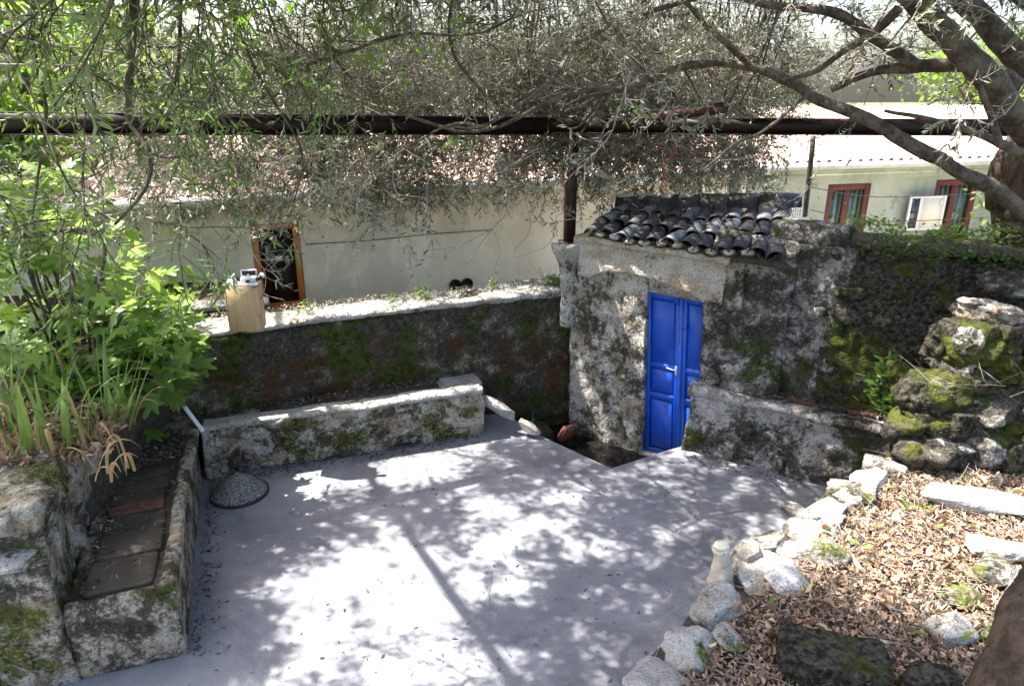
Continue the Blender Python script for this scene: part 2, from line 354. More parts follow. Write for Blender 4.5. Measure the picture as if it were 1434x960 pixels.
wv = t.n('ShaderNodeTexWave', Vector=t.pos, Scale=3.2, Distortion=2.0, Detail=2.0).outputs[1]
c = t.mix(t.ramp(wv, .2, .8), (.03, .05, .04), (.10, .16, .12)); M['curtain'] = t.done(t.bsdf(c, .12, None, .7))
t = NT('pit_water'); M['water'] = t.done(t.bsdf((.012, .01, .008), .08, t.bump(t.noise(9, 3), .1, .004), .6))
t = NT('dark_bottle_glass'); M['bottle'] = t.done(t.bsdf((.01, .015, .03), .08, None, .9))

def leaf_mat(name, a, b, back=None, tr=.35, trcol=(.3, .45, .05), rough=.45, spec=.4, dry=None):
    t = NT(name); at = t.n('ShaderNodeAttribute', attribute_name='var').outputs['Fac']
    c = t.mix(at, a, b)
    if dry: c = t.mix(t.ramp(at, .86, .9), c, dry)
    c = t.mix(t.ramp(t.noise(6, 2), .3, .7, 0, .35), c, tuple(x * .6 for x in a))
    if back: c = t.mix(t.geo.outputs['Backfacing'], c, back)
    bs = t.bsdf(c, rough, None, spec); tl = t.n('ShaderNodeBsdfTranslucent'); t.set(tl.inputs[0], t.mix(.5, c, trcol))
    mx = t.n('ShaderNodeMixShader'); mx.inputs[0].default_value = tr; t.t.links.new(bs, mx.inputs[1]); t.t.links.new(tl.outputs[0], mx.inputs[2])
    return t.done(mx.outputs[0])
M['olive'] = leaf_mat('olive_leaf', (.038, .05, .026), (.09, .105, .06), (.27, .27, .23), .22, (.2, .3, .05), .38, .55, dry=(.16, .09, .05))
M['olive_green'] = leaf_mat('fresh_olive_leaf', (.06, .095, .03), (.13, .19, .06), (.22, .28, .15), .35, (.3, .5, .06), .4, .5)
M['fig'] = leaf_mat('fig_leaf', (.11, .2, .035), (.2, .32, .07), (.2, .31, .1), .52, (.5, .72, .1), .45, .45)
M['iris'] = leaf_mat('iris_leaf', (.09, .16, .04), (.2, .3, .09), None, .4, (.35, .5, .1), .4, .5)
M['iris_dry'] = leaf_mat('withered_iris_leaf', (.32, .22, .11), (.5, .38, .22), None, .3, (.5, .35, .15), .7, .2)
M['litter'] = leaf_mat('dry_leaf_litter', (.2, .11, .06), (.66, .48, .33), None, .12, (.5, .3, .15), .75, .2, dry=(.62, .5, .4))
M['litter_big'] = leaf_mat('whole_dry_leaf', (.16, .085, .05), (.66, .5, .36), None, .15, (.5, .3, .15), .7, .2, dry=(.6, .55, .3))
M['litter_pale'] = leaf_mat('pale_leaf_crumbs', (.25, .2, .15), (.5, .45, .38), None, .1, (.5, .4, .3), .75, .2, dry=(.1, .12, .04))
M['litter_dark'] = leaf_mat('dark_leaf_litter', (.06, .045, .035), (.2, .17, .14), None, .1, (.2, .15, .1), .75, .2, dry=(.4, .36, .3))
M['bg_leaf'] = leaf_mat('broad_leaf', (.07, .13, .02), (.15, .24, .04), None, .5, (.35, .55, .05), .5, .35)
M['bg_dark'] = leaf_mat('dark_evergreen_leaf', (.035, .065, .018), (.08, .12, .03), None, .3, (.2, .35, .04), .5, .35)
M['weed'] = leaf_mat('wall_weed_leaf', (.08, .15, .03), (.22, .32, .08), None, .4, (.35, .5, .08), .5, .3)
M['green_fresh'] = leaf_mat('bright_shoot_leaf', (.12, .26, .03), (.2, .38, .05), None, .5, (.4, .7, .06), .4, .4)

# ------------------------------------------------------------ ground, patio, pit
n = 60; gx = np.linspace(-90, 90, n); gy = np.linspace(-40, 140, n)
GX, GY = np.meshgrid(gx, gy); V = np.stack([GX.ravel(), GY.ravel(), np.full(n * n, -.46)], 1)
far = np.clip((np.hypot(V[:, 0], V[:, 1] - 6) - 14) / 40, 0, 1); V[:, 2] += far * (.9 + .6 * fbm(V, .05, 3, 3))
I = np.arange(n * n).reshape(n, n); F = np.stack([I[:-1, :-1], I[:-1, 1:], I[1:, 1:], I[1:, :-1]], -1).reshape(-1, 4)
tag(mk('ground', V, F, M['ground']), 'bare garden earth around the courtyard', 'ground', kind='structure')
# patio outline with the notch at the pit
out = [(-3.3, 6.1), (-3.3, 1.2), (3.6, 1.2), (3.6, 5.3), (1.9, 6.45), (1.55, 6.26), (.93, 5.90), (.20, 6.66), (-.15, 7.25)]
bm = bmesh.new(); vs = [bm.verts.new((x, y, 0)) for x, y in out]; f = bm.faces.new(vs)
r_ = bmesh.ops.extrude_face_region(bm, geom=[f]); 
for v in r_['geom']:
    if isinstance(v, bmesh.types.BMVert): v.co.z = -.44
bmesh.ops.recalc_face_normals(bm, faces=bm.faces)
me = bpy.data.meshes.new('patio'); bm.to_mesh(me); bm.free(); me.materials.append(M['patio'])
o = link(bpy.data.objects.new('patio', me)); tag(o, 'grey cement patio floor dappled with leaf shadows', 'patio', kind='structure')
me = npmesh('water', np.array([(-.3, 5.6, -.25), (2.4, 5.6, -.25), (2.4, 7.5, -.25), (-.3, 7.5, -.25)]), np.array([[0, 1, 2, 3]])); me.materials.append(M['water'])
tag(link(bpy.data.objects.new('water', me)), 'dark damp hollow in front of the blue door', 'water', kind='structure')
# ground behind the wall
me = npmesh('path', np.array([(-9, 5.0, .35), (.3, 8.0, .35), (9, 6.9, .35), (12, 14.5, .35), (-9, 8.5, .35)]), [[0, 1, 2, 3, 4]]); me.materials.append(simple('pale_bounce_earth', (.42, .37, .29), (.5, .45, .36), 4, .95, .5, .02))  # hidden ground, made pale to bounce warm sunlight onto the house wall
tag(link(bpy.data.objects.new('path', me)), 'earth path between garden wall and houses', 'path', kind='structure')

# ------------------------------------------------------------ stones set into faces
def face_stones(parent, p0, ang, s0, s1, z0, z1, rows, mat, seed, wmin=.14, wmax=.3, proud=.018, skip=.2, depth=.12, name='stone', jit=.3):
    """irregular stones bedded in a wall face; p0 = a point of the face in plan, ang = its direction; the front is to its right"""
    e, nn, up = frame(ang); r = random.Random(seed); hrow = (z1 - z0) / rows; k = 0
    for q in range(rows):
        s = s0 + r.uniform(-.05, .05)
        while s < s1 - .06:
            wd = min(r.uniform(wmin, wmax), s1 - s); hh = hrow * r.uniform(.72, 1.0)
            if r.random() > skip and wd > .07:
                V, F = rock_verts((wd * 1.02, depth, hh), seed * 100 + k, n=3, boxy=.75, amp=.13)
                a = r.uniform(-.12, .12) * jit * 3; ca, sa = math.cos(a), math.sin(a)
                x = V[:, 0] * ca - V[:, 2] * sa; z = V[:, 0] * sa + V[:, 2] * ca
                c = np.array([p0[0], p0[1], 0]) + e * (s + wd / 2) + nn * (depth / 2 - proud * r.uniform(.3, 1.3)) + up * (z0 + hrow * (q + .5) + r.uniform(-.1, .1) * hrow)
                W = c + x[:, None] * e + V[:, 1][:, None] * nn + z[:, None] * up
                mk(name, W, F, mat, parent)
            s += wd + .015; k += 1

def litter(name, pts, mat, label, seed, size=(.03, .07), wid=.3, par=None, tilt=.5, norm=None, curl=.25, up=.01):
    """many small curled leaves lying at pts"""
    r = np.random.default_rng(seed); n = len(pts); L = r.uniform(*size, n); W = L * wid * r.uniform(.6, 1.4, n)
    az = r.uniform(0, 2 * math.pi, n); tl = r.normal(0, tilt, n) ; rl = r.normal(0, tilt, n)
    d = np.stack([np.cos(az) * np.cos(tl), np.sin(az) * np.cos(tl), np.sin(tl)], 1)
    s = np.stack([-np.sin(az), np.cos(az), np.zeros(n)], 1); u = np.cross(d, s); s = s * np.cos(rl)[:, None] + u * np.sin(rl)[:, None]; u = np.cross(d, s)
    cu = (L * curl * r.uniform(-1, 1, n))[:, None]
    Q = [(-.5, 0, 0), (-.15, .5, 1), (.25, .42, 1), (.5, 0, .2), (.25, -.42, 1), (-.15, -.5, 1)]
    V = np.stack([pts + d * (L * a)[:, None] + s * (W * b)[:, None] + u * cu * c for a, b, c in Q], 1)
    V[:, :, 2] += (np.abs(np.sin(tl)) * L * .45 + up * r.uniform(0, 1, n))[:, None]
    F = (np.arange(n)[:, None, None] * 6 + np.array([[0, 1, 2, 3], [0, 3, 4, 5]])[None]).reshape(-1, 4)
    o = mk(name, V.reshape(-1, 3), F, mat, par, True, np.repeat(r.uniform(0, 1, n), 6))
    if par is None: tag(o, label, 'leaves', kind='stuff')
    else: o['kind'] = 'stuff'
    return o
def strands(name, pts, mat, label, seed, size=(.06, .25), rad=.002, tilt=.25, cat='twigs', par=None):
    r = np.random.default_rng(seed); mb = MB()
    for p in pts:
        L = r.uniform(*size); az = r.uniform(0, 6.28); tl = abs(r.normal(0, tilt)); d = np.array([math.cos(az) * math.cos(tl), math.sin(az) * math.cos(tl), math.sin(tl)])
        k = np.array([-d[1], d[0], .2]) * r.normal(0, .2); q = [p + d * L * a + k * L * a * a + np.array([0, 0, .004]) for a in (0, .33, .66, 1)]
        mb.tube(q, [rad, rad * .9, rad * .7, rad * .4], 4)
    o = mb.obj(name, mat, par, True)
    if par is None: tag(o, label, cat, kind='stuff')
    else: o['kind'] = 'stuff'
    return o
def quad_pts(A, B, C, D, n, seed, zf=None):
    r = np.random.default_rng(seed); u = r.uniform(0, 1, (n, 1)); v = r.uniform(0, 1, (n, 1)); A, B, C, D = map(lambda q: np.array(q, float), (A, B, C, D))
    return (A * (1 - u) + B * u) * (1 - v) + (D * (1 - u) + C * u) * v

# ------------------------------------------------------------ back garden wall
bw = thing('garden_wall', (-1.2, 6.9, 0), 'long mossy garden wall with sunlit pale top behind the sunken bench, wooden box standing on it', 'wall')
pth = [(-3.45, 5.70), (-2.82, 5.98), (-1.69, 6.47), (-.57, 6.93), (.3, 7.28), (.66, 7.36)]
V, F = wall_mesh(pth, .44, -.45, [1.28, 1.27, 1.26, 1.28, 1.30, 1.33], step=.035, amp=.022, seed=3, rnd=.05, topnoise=.02, lump=.014)
mk('wall_body', V, F, M['back_wall'], bw)
for i, (a, b) in enumerate(zip(pth[:-2], pth[1:-1])):
    a, b = np.array(a), np.array(b); d = np.linalg.norm(b - a); ang = math.degrees(math.atan2(b[1] - a[1], b[0] - a[0]))
    face_stones(bw, a, ang, .0, d, .55, 1.12, 3, M['back_wall'], 31 + i, .25, .5, .014, .5)
r = random.Random(5)
P = np.array(pth); dd = np.concatenate([[0], np.cumsum(np.linalg.norm(np.diff(P, axis=0), axis=1))])
def along(u): return np.array([np.interp(u, dd, P[:, 0]), np.interp(u, dd, P[:, 1])])
V, F = wall_mesh([tuple(along(u)) for u in np.linspace(.02, dd[-1] - .12, 9)], .45, 1.25, [1.315, 1.31, 1.30, 1.30, 1.305, 1.315, 1.325, 1.335, 1.35], step=.028, amp=.012, seed=17, rnd=.03, topnoise=.018); mk('coping', V, F, M['cap'], bw)
cpts = []
for _ in range(1500):
    u = r.uniform(.5, dd[-1] - .1); a = along(u); e, nn, up = frame(24); cpts.append(np.array([a[0], a[1], 1.335]) + nn * min(.45, abs(r.gauss(.36, .1))))
litter('leaf_litter', np.array(cpts), M['litter_pale'], 'dry leaf crumbs and grit along the top of the long garden wall', 11, (.012, .035), .5, tilt=.4)
# lower kerb wall behind the wall's left end
kw = thing('kerb_wall', (-3.6, 6.9, 0), 'low brown kerb wall with pale top behind the left end of the garden wall', 'wall')
V, F = wall_mesh([(-6.2, 6.0), (-2.6, 7.35)], .25, .2, 1.16, step=.06, amp=.015, seed=8); mk('wall_body', V, F, M['back_wall'], kw)
V, F = wall_mesh([(-6.2, 5.98), (-2.6, 7.33)], .29, 1.155, 1.2, step=.06, amp=.006, seed=9, rnd=.02); mk('cap', V, F, M['cap'], kw)

# ------------------------------------------------------------ long bench in front of the wall
b1 = thing('stone_bench', (-1.5, 6.2, 0), 'long low masonry bench with sunlit lip under the back garden wall, mossy stone face', 'bench')
e20, n20, up = frame(20)
V, F = wall_mesh([(-2.78, 5.70), (-.29, 6.60)], .50, -.02, [.49, .49], step=.02, amp=.016, seed=21, rnd=.05, topnoise=.01, lump=.02, lumpsc=7)
mk('bench_body', V, F, M['bench'], b1)
face_stones(b1, (-2.76, 5.70), 20, .05, 2.6, .02, .40, 4, M['bench'], 77, .08, .24, .034, .25)
V, F = wall_mesh([(-2.75, 5.695), (-.29, 6.585)], .21, .468, [.515, .52], step=.02, amp=.009, seed=23, rnd=.03, topnoise=.004); mk('edge_slab', V, F, M['cap'], b1)
V, F = wall_mesh([(-.68, 6.63), (-.31, 6.765)], .28, .47, .505, step=.02, amp=.01, seed=26, rnd=.02, topnoise=.004); mk('edge_slab', V, F, M['cap'], b1)
mk('dark_fill', *wall_mesh([(-2.75, 5.91), (-.72, 6.65)], .27, .44, .512, step=.03, amp=.012, seed=25, rnd=.01), M['soil'], b1)  # dark strip along the back of the seat
pts = quad_pts((-2.8, 5.92, .52), (-.75, 6.66, .52), (-.85, 6.9, .53), (-2.85, 6.12, .53), 1500, 4)
litter('leaf_litter', pts, M['litter_dark'], 'dark leaf litter lying behind the lip of the long bench', 12, (.015, .045), .35, tilt=.4)

# ------------------------------------------------------------ left bench with clay pavers
b2 = thing('stone_bench', (-2.6, 4.6, 0), 'narrow masonry bench topped with dark clay pavers beside the left retaining wall', 'bench')
e109, n109, _ = frame(109)
V, F = wall_mesh([(-2.62, 3.36), (-2.05, 3.57)], 2.55, -.02, [.50, .50], step=.025, amp=.012, seed=41, rnd=.05, topnoise=.0, lump=.006)
ax = (V - np.array([-2.35, 3.46, 0])) @ np.array([-.36, .93, 0]); V[:, 0] -= np.clip(ax, 0, 3) * .0
mk('bench_body', V, F, M['bench_side'], b2)
face_stones(b2, (-2.62, 3.36), 20, .02, .60, .27, .52, 1, M['bench_side'], 55, .26, .36, .03, .0, .16)
face_stones(b2, (-2.62, 3.36), 20, .03, .60, .02, .26, 1, M['bench_side'], 56, .14, .3, .02, .0, .16)
side = np.array([-.345, .94, 0]); side /= np.linalg.norm(side); crs = np.array([side[1], -side[0], 0])   # towards the patio
# raised rim on the patio side, pavers sunk inside it
Vr, Fr = wall_mesh([(-2.05 + .0, 3.57), (-2.78, 5.66)][::1], .10, .44, [.548, .535], step=.02, amp=.01, seed=44, rnd=.03, topnoise=.004); mk('rim', Vr, Fr, M['bench_side'], b2)
Vr, Fr = wall_mesh([(-2.60, 3.37), (-2.07, 3.565)], .06, .44, .545, step=.02, amp=.012, seed=45, rnd=.03, topnoise=.004); mk('rim', Vr, Fr, M['bench_side'], b2)
mk('dark_fill', *wall_mesh([(-2.58, 3.46), (-2.13, 3.62)], 2.0, .46, .512, step=.03, amp=.01, seed=47, rnd=.01), M['soil'], b2)
q = .085; k = 0
for L_, rd in ((.34, 0), (.30, 0), (.22, 0), (.13, 1), (.15, 0), (.2, 0), (.12, 2)):
    c = np.array([-2.05, 3.57, 0]) + side * (q + L_ / 2) - crs * (.315 + r.uniform(-.01, .01)) ; ang = math.degrees(math.atan2(crs[1], crs[0])) + r.uniform(-2.5, 2.5); e, nn, _ = frame(ang)
    V, F = rock_verts((.385 if L_ > .16 else .36, L_ * .985, .035), 610 + k, n=4, boxy=1.0, amp=.03)
    mk('paver', np.array([c[0], c[1], .515 + r.uniform(-.006, .006)]) + V[:, :1] * e + V[:, 1:2] * nn + V[:, 2:] * up, F, M['paver_red'] if rd == 1 else M['paver'], b2)
    q += L_ + .008; k += 1
pts = quad_pts((-2.45, 3.55, .515), (-2.58, 3.5, .515), (-3.35, 5.4, .52), (-3.1, 5.5, .52), 1300, 6)
pts2 = quad_pts((-2.66, 5.2, .53), (-3.1, 4.95, .53), (-3.35, 5.75, .53), (-2.85, 5.6, .53), 1500, 7); pts3 = quad_pts((-2.2, 3.7, .535), (-2.52, 3.6, .535), (-3.0, 5.0, .535), (-2.65, 5.1, .535), 90, 8)
litter('leaf_litter', np.concatenate([pts, pts2, pts3]), M['litter_dark'], 'narrow dry leaves scattered over the clay pavers of the left bench', 13, (.02, .06), .2, tilt=.3)

# ------------------------------------------------------------ left retaining wall
lw = thing('retaining_wall', (-3.0, 4.2, 0), 'mossy stone retaining wall at the left edge with iris bed on top', 'wall')
V, F = wall_mesh([(-4.6, 2.62), (-3.30, 3.10), (-2.62, 3.34)], .5, -.45, [.90, .90, .88], step=.03, amp=.022, seed=61, rnd=.06, lump=.02); mk('wall_body', V, F, M['left_wall'], lw)
V, F = wall_mesh([(-3.30, 5.85), (-3.2, 5.40), (-2.95, 4.30), (-2.68, 3.46)][::-1], .42, -.3, [1.13, 1.12, 1.06, 1.0], step=.03, amp=.028, seed=62, rnd=.06, lump=.03); mk('wall_body', V, F, M['left_wall'], lw)
face_stones(lw, (-3.75, 2.93), 20, .0, 1.16, .02, .70, 3, M['left_wall'], 91, .16, .36, .03, .1, .2)
face_stones(lw, (-2.68, 3.46), 107, .1, 1.9, .52, 1.05, 3, M['left_wall'], 93, .2, .4, -.0, .4, .14)
for j, (s0, wd, z, th, dp, pr) in enumerate(((.10, 1.02, 1.03, .25, .42, -.05), (-.94, 1.02, 1.02, .25, .42, -.04), (.02, 1.14, .875, .07, .3, .035), (-.95, .95, .875, .07, .3, .03))):
    c = np.array([-3.75, 2.93, z]) + e20 * (s0 + wd / 2) + n20 * (dp / 2 - pr); V, F = rock_verts((wd, dp, th), 700 + j, n=4, boxy=.88, amp=.12)
    mk('coping_stone', c + V[:, :1] * e20 + V[:, 1:2] * n20 + V[:, 2:] * up, F, M['cap'], lw)
mk('soil_bed', *wall_mesh([(-9, 3.3), (-2.95, 3.75)], 5.2, -.3, 1.08, step=.14, amp=.03, seed=66, rnd=.05), M['soil'], lw)

# ------------------------------------------------------------ right wall and door wall
rw = thing('garden_wall', (3.2, 5.8, 0), 'tall blackened and lichen-spotted wall right of the blue door, ivy along its top', 'wall')
V, F = wall_mesh([(1.86, 6.40), (2.62, 5.95), (2.86, 5.81)], .5, -.4, [2.17, 2.2, 2.17], step=.035, amp=.03, seed=101, rnd=.06, topnoise=.03, lump=.012); mk('wall_body', V, F, M['right_wall'], rw)
V, F = wall_mesh([(2.70, 5.92), (3.3, 5.565), (4.1, 5.085), (5.2, 4.43)], .5, -.4, [2.15, 2.15, 2.15, 2.15], step=.035, amp=.035, seed=102, rnd=.06, topnoise=.03, lump=.016); mk('wall_body', V, F, M['dark_wall'], rw)
face_stones(rw, (1.86, 6.39), -30.7, .1, 1.0, .75, 2.05, 6, M['right_wall'], 103, .15, .36, .016, .62); face_stones(rw, (1.86, 6.40), -30.7, 1.05, 2.6, .75, 2.05, 6, M['dark_wall'], 104, .15, .42, .02, .5)
V, F = wall_mesh([(2.28, 6.15), (2.78, 5.85)], .42, 2.1, 2.26, step=.03, amp=.02, seed=105, rnd=.04); mk('pier_cap', V, F, M['right_wall'], rw)
V, F = wall_mesh([(2.82, 5.86), (5.3, 4.38)], .4, 2.12, 2.205, step=.035, amp=.02, seed=106, rnd=.03); mk('top_ledge', V, F, M['soil'], rw)

def lean(V): V = V.copy(); V -= frame(-31.5)[0] * (np.clip(V[:, 2:3] + .22, 0, 1.8) * .055) * np.clip(1 - np.abs(V[:, :1] - 1.55) / .6, 0, 1); return V
dw = thing('door_porch', (1.3, 6.8, 0), 'small tile-roofed masonry porch with arched pale hood over the blue door', 'porch')
V, F = wall_mesh([(.62, 7.16), (1.35, 6.615)], .45, -.45, 1.93, step=.03, amp=.016, seed=111, rnd=.03, lump=.012); V = lean(V); mk('side_wall', V, F, M['door_wall'], dw)
face_stones(dw, (.64, 7.15), -36.7, .12, .88, -.05, 1.45, 9, M['door_wall'], 113, .07, .2, .012, .55, .08)
V, F = wall_mesh([(1.835, 6.31), (1.95, 6.25), (2.45, 6.0)], .3, -.4, 2.08, step=.03, amp=.02, seed=115, rnd=.06, lump=.012); V = lean(V); mk('side_wall', V, F, M['right_wall'], dw)
face_stones(dw, (1.86, 6.25), -45, -.04, .12, .5, 1.55, 6, M['right_wall'], 118, .1, .16, .02, .1, .1)
# hood: arched face, proud of the wall
E0 = np.array([.70, 7.12, 0]); E1 = np.array([1.90, 6.175, 0]); ed = (E1 - E0); EL = np.linalg.norm(ed); ed /= EL; en = np.array([-ed[1], ed[0], 0])
if en[1] < 0: en = -en
def hood_mesh():
    ns, nz, nd = 70, 12, 5; V = []; 
    for i in range(ns + 1):
        s = i / ns; x = s * EL; a = np.clip((s - .09) / .80, 0, 1); arch = 1.53 + .15 * math.sin(math.pi * a ** .8) ** .7 - .03 * s if 0 < a < 1 else 1.56 - .03 * s
        ring = [(0, arch + (1.925 - arch) * k / nz) for k in range(nz + 1)] + [(.32 * k / nd, 1.925) for k in range(1, nd + 1)] + [(.32, 1.925 - (1.925 - arch) * k / 4) for k in range(1, 5)] + [(.32 - .32 * k / nd, arch) for k in range(1, nd)]
        for d, z in ring: V.append(E0 + ed * x + en * d + np.array([0, 0, z]))
    m = len(ring); i = np.arange(ns)[:, None] * m; j = np.arange(m)[None]; j2 = (j + 1) % m
    F = np.stack([i + j, i + m + j, i + m + j2, i + j2], -1).reshape(-1, 4); V = np.array(V)
    F = np.concatenate([F]); V = V + vfbm(V, 5, 4, 5) * .007 
    return V, F
V, F = hood_mesh(); sv = np.clip(((V - E0) @ ed / EL - .72) / .28, 0, 1)[:, None]; V = V - en * (.055 - .05 * sv) + vfbm(V, 9, 3, 8) * .006; mk('hood', V, F, M['hood'], dw)
mb = MB(); mb.box(E0 + en * .03, ed, en, .12, EL - .15, 0, .25, 1.5, 1.9); mb.obj('tympanum', M['hood'], dw)
V, F = wall_mesh([tuple((E0 + ed * -.03 - en * .09)[:2]), tuple((E1 + ed * .05 - en * .09)[:2])], .35, 1.90, 1.965, step=.02, amp=.012, seed=121, rnd=.02, topnoise=.01); mk('cornice', V, F, M['hood'], dw)
rock('stone', atZ(960, 400, 1.62) + np.array([.02, -.02, 0]), (.10, .08, .17), 77, M['paver_red'], parent=dw, n=3)
# roof tiles
def tile_mesh(L, r0, r1, th=.012, seg=8, flip=False):
    V = []; 
    for y, rr in ((0, r0), (L * .5, (r0 + r1) / 2), (L, r1)):
        for q in (0, 1):
            for k in range(seg + 1):
                a = math.pi * k / seg; ra = rr - (th if q else 0); z = math.sin(a) * ra * .85; V.append((math.cos(a) * ra, y, -z if flip else z))
    m = 2 * (seg + 1); F = []
    for i in range(2):
        for k in range(seg):
            F.append([i * m + k, (i + 1) * m + k, (i + 1) * m + k + 1, i * m + k + 1]); F.append([i * m + seg + 1 + k, i * m + seg + 2 + k, (i + 1) * m + seg + 2 + k, (i + 1) * m + seg + 1 + k])
    for i in (0, 2):
        for k in range(seg):
            f = [i * m + k, i * m + k + 1, i * m + seg + 2 + k, i * m + seg + 1 + k]; F.append(f if i == 0 else f[::-1])
    V = np.array(V); V = V + vfbm(V + L, 9, 3, int(L * 1000)) * .004; F = np.array(F)
    return V, F
RL = np.array([1.20, 7.52, 2.20]); RR = np.array([2.70, 7.02, 2.24]); EA = np.array([.74, 7.00, 1.99]); EB = np.array([2.28, 5.82, 2.02])
slabv = []
def roofpt(s, t, dz=0):
    dz = dz + .022 * math.sin(s * 7.3 + 1) * math.sin(t * 3.1 + .4) + .014 * math.sin(s * 17 + t * 5)
    return (EA * (1 - s) + EB * s) * (1 - t) + (RL * (1 - s) + RR * s) * t + np.array([0, 0, dz])
gs = np.array([roofpt(i / 20, j / 8, -.035 if q == 0 else -.09) + vfbm(np.array([[i * .3, j * .3, q]]), 1, 2, 4)[0] * .006 for q in (0, 1) for i in range(21) for j in range(9)])
F = []
for i in range(20):
    for j in range(8):
        a = i * 9 + j; F.append([a, a + 9, a + 10, a + 1]); b = a + 189; F.append([b, b + 1, b + 10, b + 9])
for i in range(20): a = i * 9; F.append([a, a + 189, a + 198, a + 9]); a += 8; F.append([a, a + 9, a + 198, a + 189])
for j in range(8): F.append([j, j + 1, j + 190, j + 189]); a = 180 + j; F.append([a, a + 189, a + 190, a + 1])
mk('roof_bed', gs, np.array(F), M['soil'], dw)
V, F = rock_verts((.2, .2, .62), 61, n=4, boxy=.8, amp=.2); mk('stone', V + np.array([1.985, 6.22, 1.74]), F, M['door_wall'], dw)
ncol = 12; ncrs = 3
tm = [npmesh('roof_tile', *tile_mesh(.36, .082, .068)), npmesh('roof_tile', *tile_mesh(.37, .08, .066))]; tp = npmesh('pan_tile', *tile_mesh(.37, .075, .085, flip=True))
tmb = [m_.copy() for m_ in tm]
for m_ in tm: m_.materials.append(M['tile_dark'])
for m_ in tmb: m_.materials.append(M['tile_blue'])
tp.materials.append(M['tile_dark'])
for i in range(ncol):
    for j in range(ncrs):
        s = (i + .5) / ncol; tl = .92; t0 = j / ncrs * tl - .05; a = roofpt(s, max(t0, -.05)); b = roofpt(s, t0 + tl / ncrs); y = b - a; L = np.linalg.norm(y); y /= L
        x = np.cross(y, up); x /= np.linalg.norm(x); z = np.cross(x, y)
        an = r.uniform(-.12, .12); y2 = y * math.cos(an) + x * math.sin(an); x2 = np.cross(y2, z); ti = -.05; y3 = y2 * math.cos(ti) + z * math.sin(ti); z3 = np.cross(x2, y3)
        Mx = Matrix(np.stack([x2, y3, z3], 1).tolist()) @ Matrix.Diagonal((1.04, L / .36 * 1.16, 1.0))
        blue = r.random() < (.35 if s < .72 else .08)
        put('roof_tile', (tmb if blue else tm)[(i + j) % 2], dw, a + z * (.018 + .004 * j), Mx)
        if i < ncol - 1:
            a2 = roofpt(s + .5 / ncol, max(t0, -.05)) + up * (.035); put('pan_tile', tp, dw, a2, Mx)
rt = [npmesh('ridge_tile', *tile_mesh(.42, .12, .10, .015, 10))]; rt[0].materials.append(M['tile_dark'])
for k in range(6):
    a = RL * (1 - k / 5.6) + RR * (k / 5.6) + np.array([0, 0, -.01 + .035 * (k / 5)]); y = RR - RL; y /= np.linalg.norm(y); y = y + up * .05; y /= np.linalg.norm(y); x = np.cross(y, up); x /= np.linalg.norm(x); z = np.cross(x, y)
    put('ridge_tile', rt[0], dw, a - y * .1, Matrix(np.stack([x, y, z], 1).tolist()) @ Matrix.Diagonal((1.25 + .06 * k, .92, 1.1 + .05 * k)))
pts = np.array([roofpt(rng.uniform(.02, .7), rng.uniform(.35, 1.02), .05) + rng.normal(0, .012, 3) for _ in range(900)])
litter('leaf_litter', pts, M['litter_dark'], 'grey dead leaves and twiglets caught on the porch roof tiles', 15, (.025, .07), .2, tilt=.5)
for k, s in enumerate((0., .13, .27, .4)):
    rock('stone', RL * (1 - s) + RR * s + np.array([-.02, .0, .08]), (.24, .17, .11), 810 + k, M['cap'], parent=dw, n=3, rot=-.2)
# mortar under tile ends
for i in range(ncol - 2):
    s = (i + 1) / ncol; rock('mortar', roofpt(s, -.02, .012), (.12, .1, .07), 820 + i, M['hood'], parent=dw, n=2, rot=-.7, amp=.3, boxy=.2)

# ------------------------------------------------------------ blue door
door = thing('blue_door', (1.55, 6.47, -.2), 'bright blue panelled double door at the foot of the tiled porch', 'door')
D0 = np.array([1.335, 6.665, -.22]); de, dn_, _ = frame(-31.5); ND0 = len(bpy.data.objects)       # dn_ points into the building
mb = MB(); mb.box(D0, de, dn_, 0, .045, 0, .09, 0, 1.79, .004); mb.box(D0, de, dn_, .045, .71, 0.002, .09, 1.735, 1.79, .004); mb.obj('door_frame', M['blue'], door)
for x0, x1, nm in ((.048, .405, 'L'), (.412, .70, 'R')):
    leafo = MB(); w_ = x1 - x0; st_ = .052
    leafo.box(D0, de, dn_, x0, x1, .034, .05, .01, 1.73)
    zs = [(.06, .62), (.68, .95), (1.0, 1.66)]
    leafo.box(D0, de, dn_, x0, x0 + st_, .016, .034, .01, 1.73, .003); leafo.box(D0, de, dn_, x1 - st_, x1, .016, .034, .01, 1.73, .003)
    zb = [.01] + [z for p in zs for z in p] + [1.73]
    for a in range(0, len(zb), 2): leafo.box(D0, de, dn_, x0 + st_, x1 - st_, .017, .034, zb[a], zb[a + 1], .003)
    dl = leafo.obj('door_leaf', M['blue'], door)
    for za, zc in zs:
        pm = MB(); pm.box(D0, de, dn_, x0 + st_ + .018, x1 - st_ - .018, .022, .0335, za + .018, zc - .018, .005); pm.obj('panel', M['blue'], dl)
mb = MB(); mb.box(D0, de, dn_, .392, .426, .003, .017, .012, 1.728, .003); mb.obj('cover_strip', M['blue'], door)
mb = MB(); c = D0 + de * .372 + up * .98; mb.box(c, de, dn_, -.011, .011, .008, .016, -.07, .03, .002); mb.tube([c + dn_ * .01, c - dn_ * .03, c - dn_ * .034 - de * .025, c - dn_ * .03 - de * .085 + up * .01], [.007, .006, .006, .005], 8); mb.obj('handle', M['grey_plastic'], door, True)
mb = MB(); c = D0 + de * .36 + up * 1.69; mb.box(c, de, dn_, -.02, .02, -.004, .016, -.05, .05, .002); mb.tube([c - dn_ * .01 - up * .07, c - dn_ * .01 + up * .06], .007, 6); mb.obj('bolt', M['blue'], door)
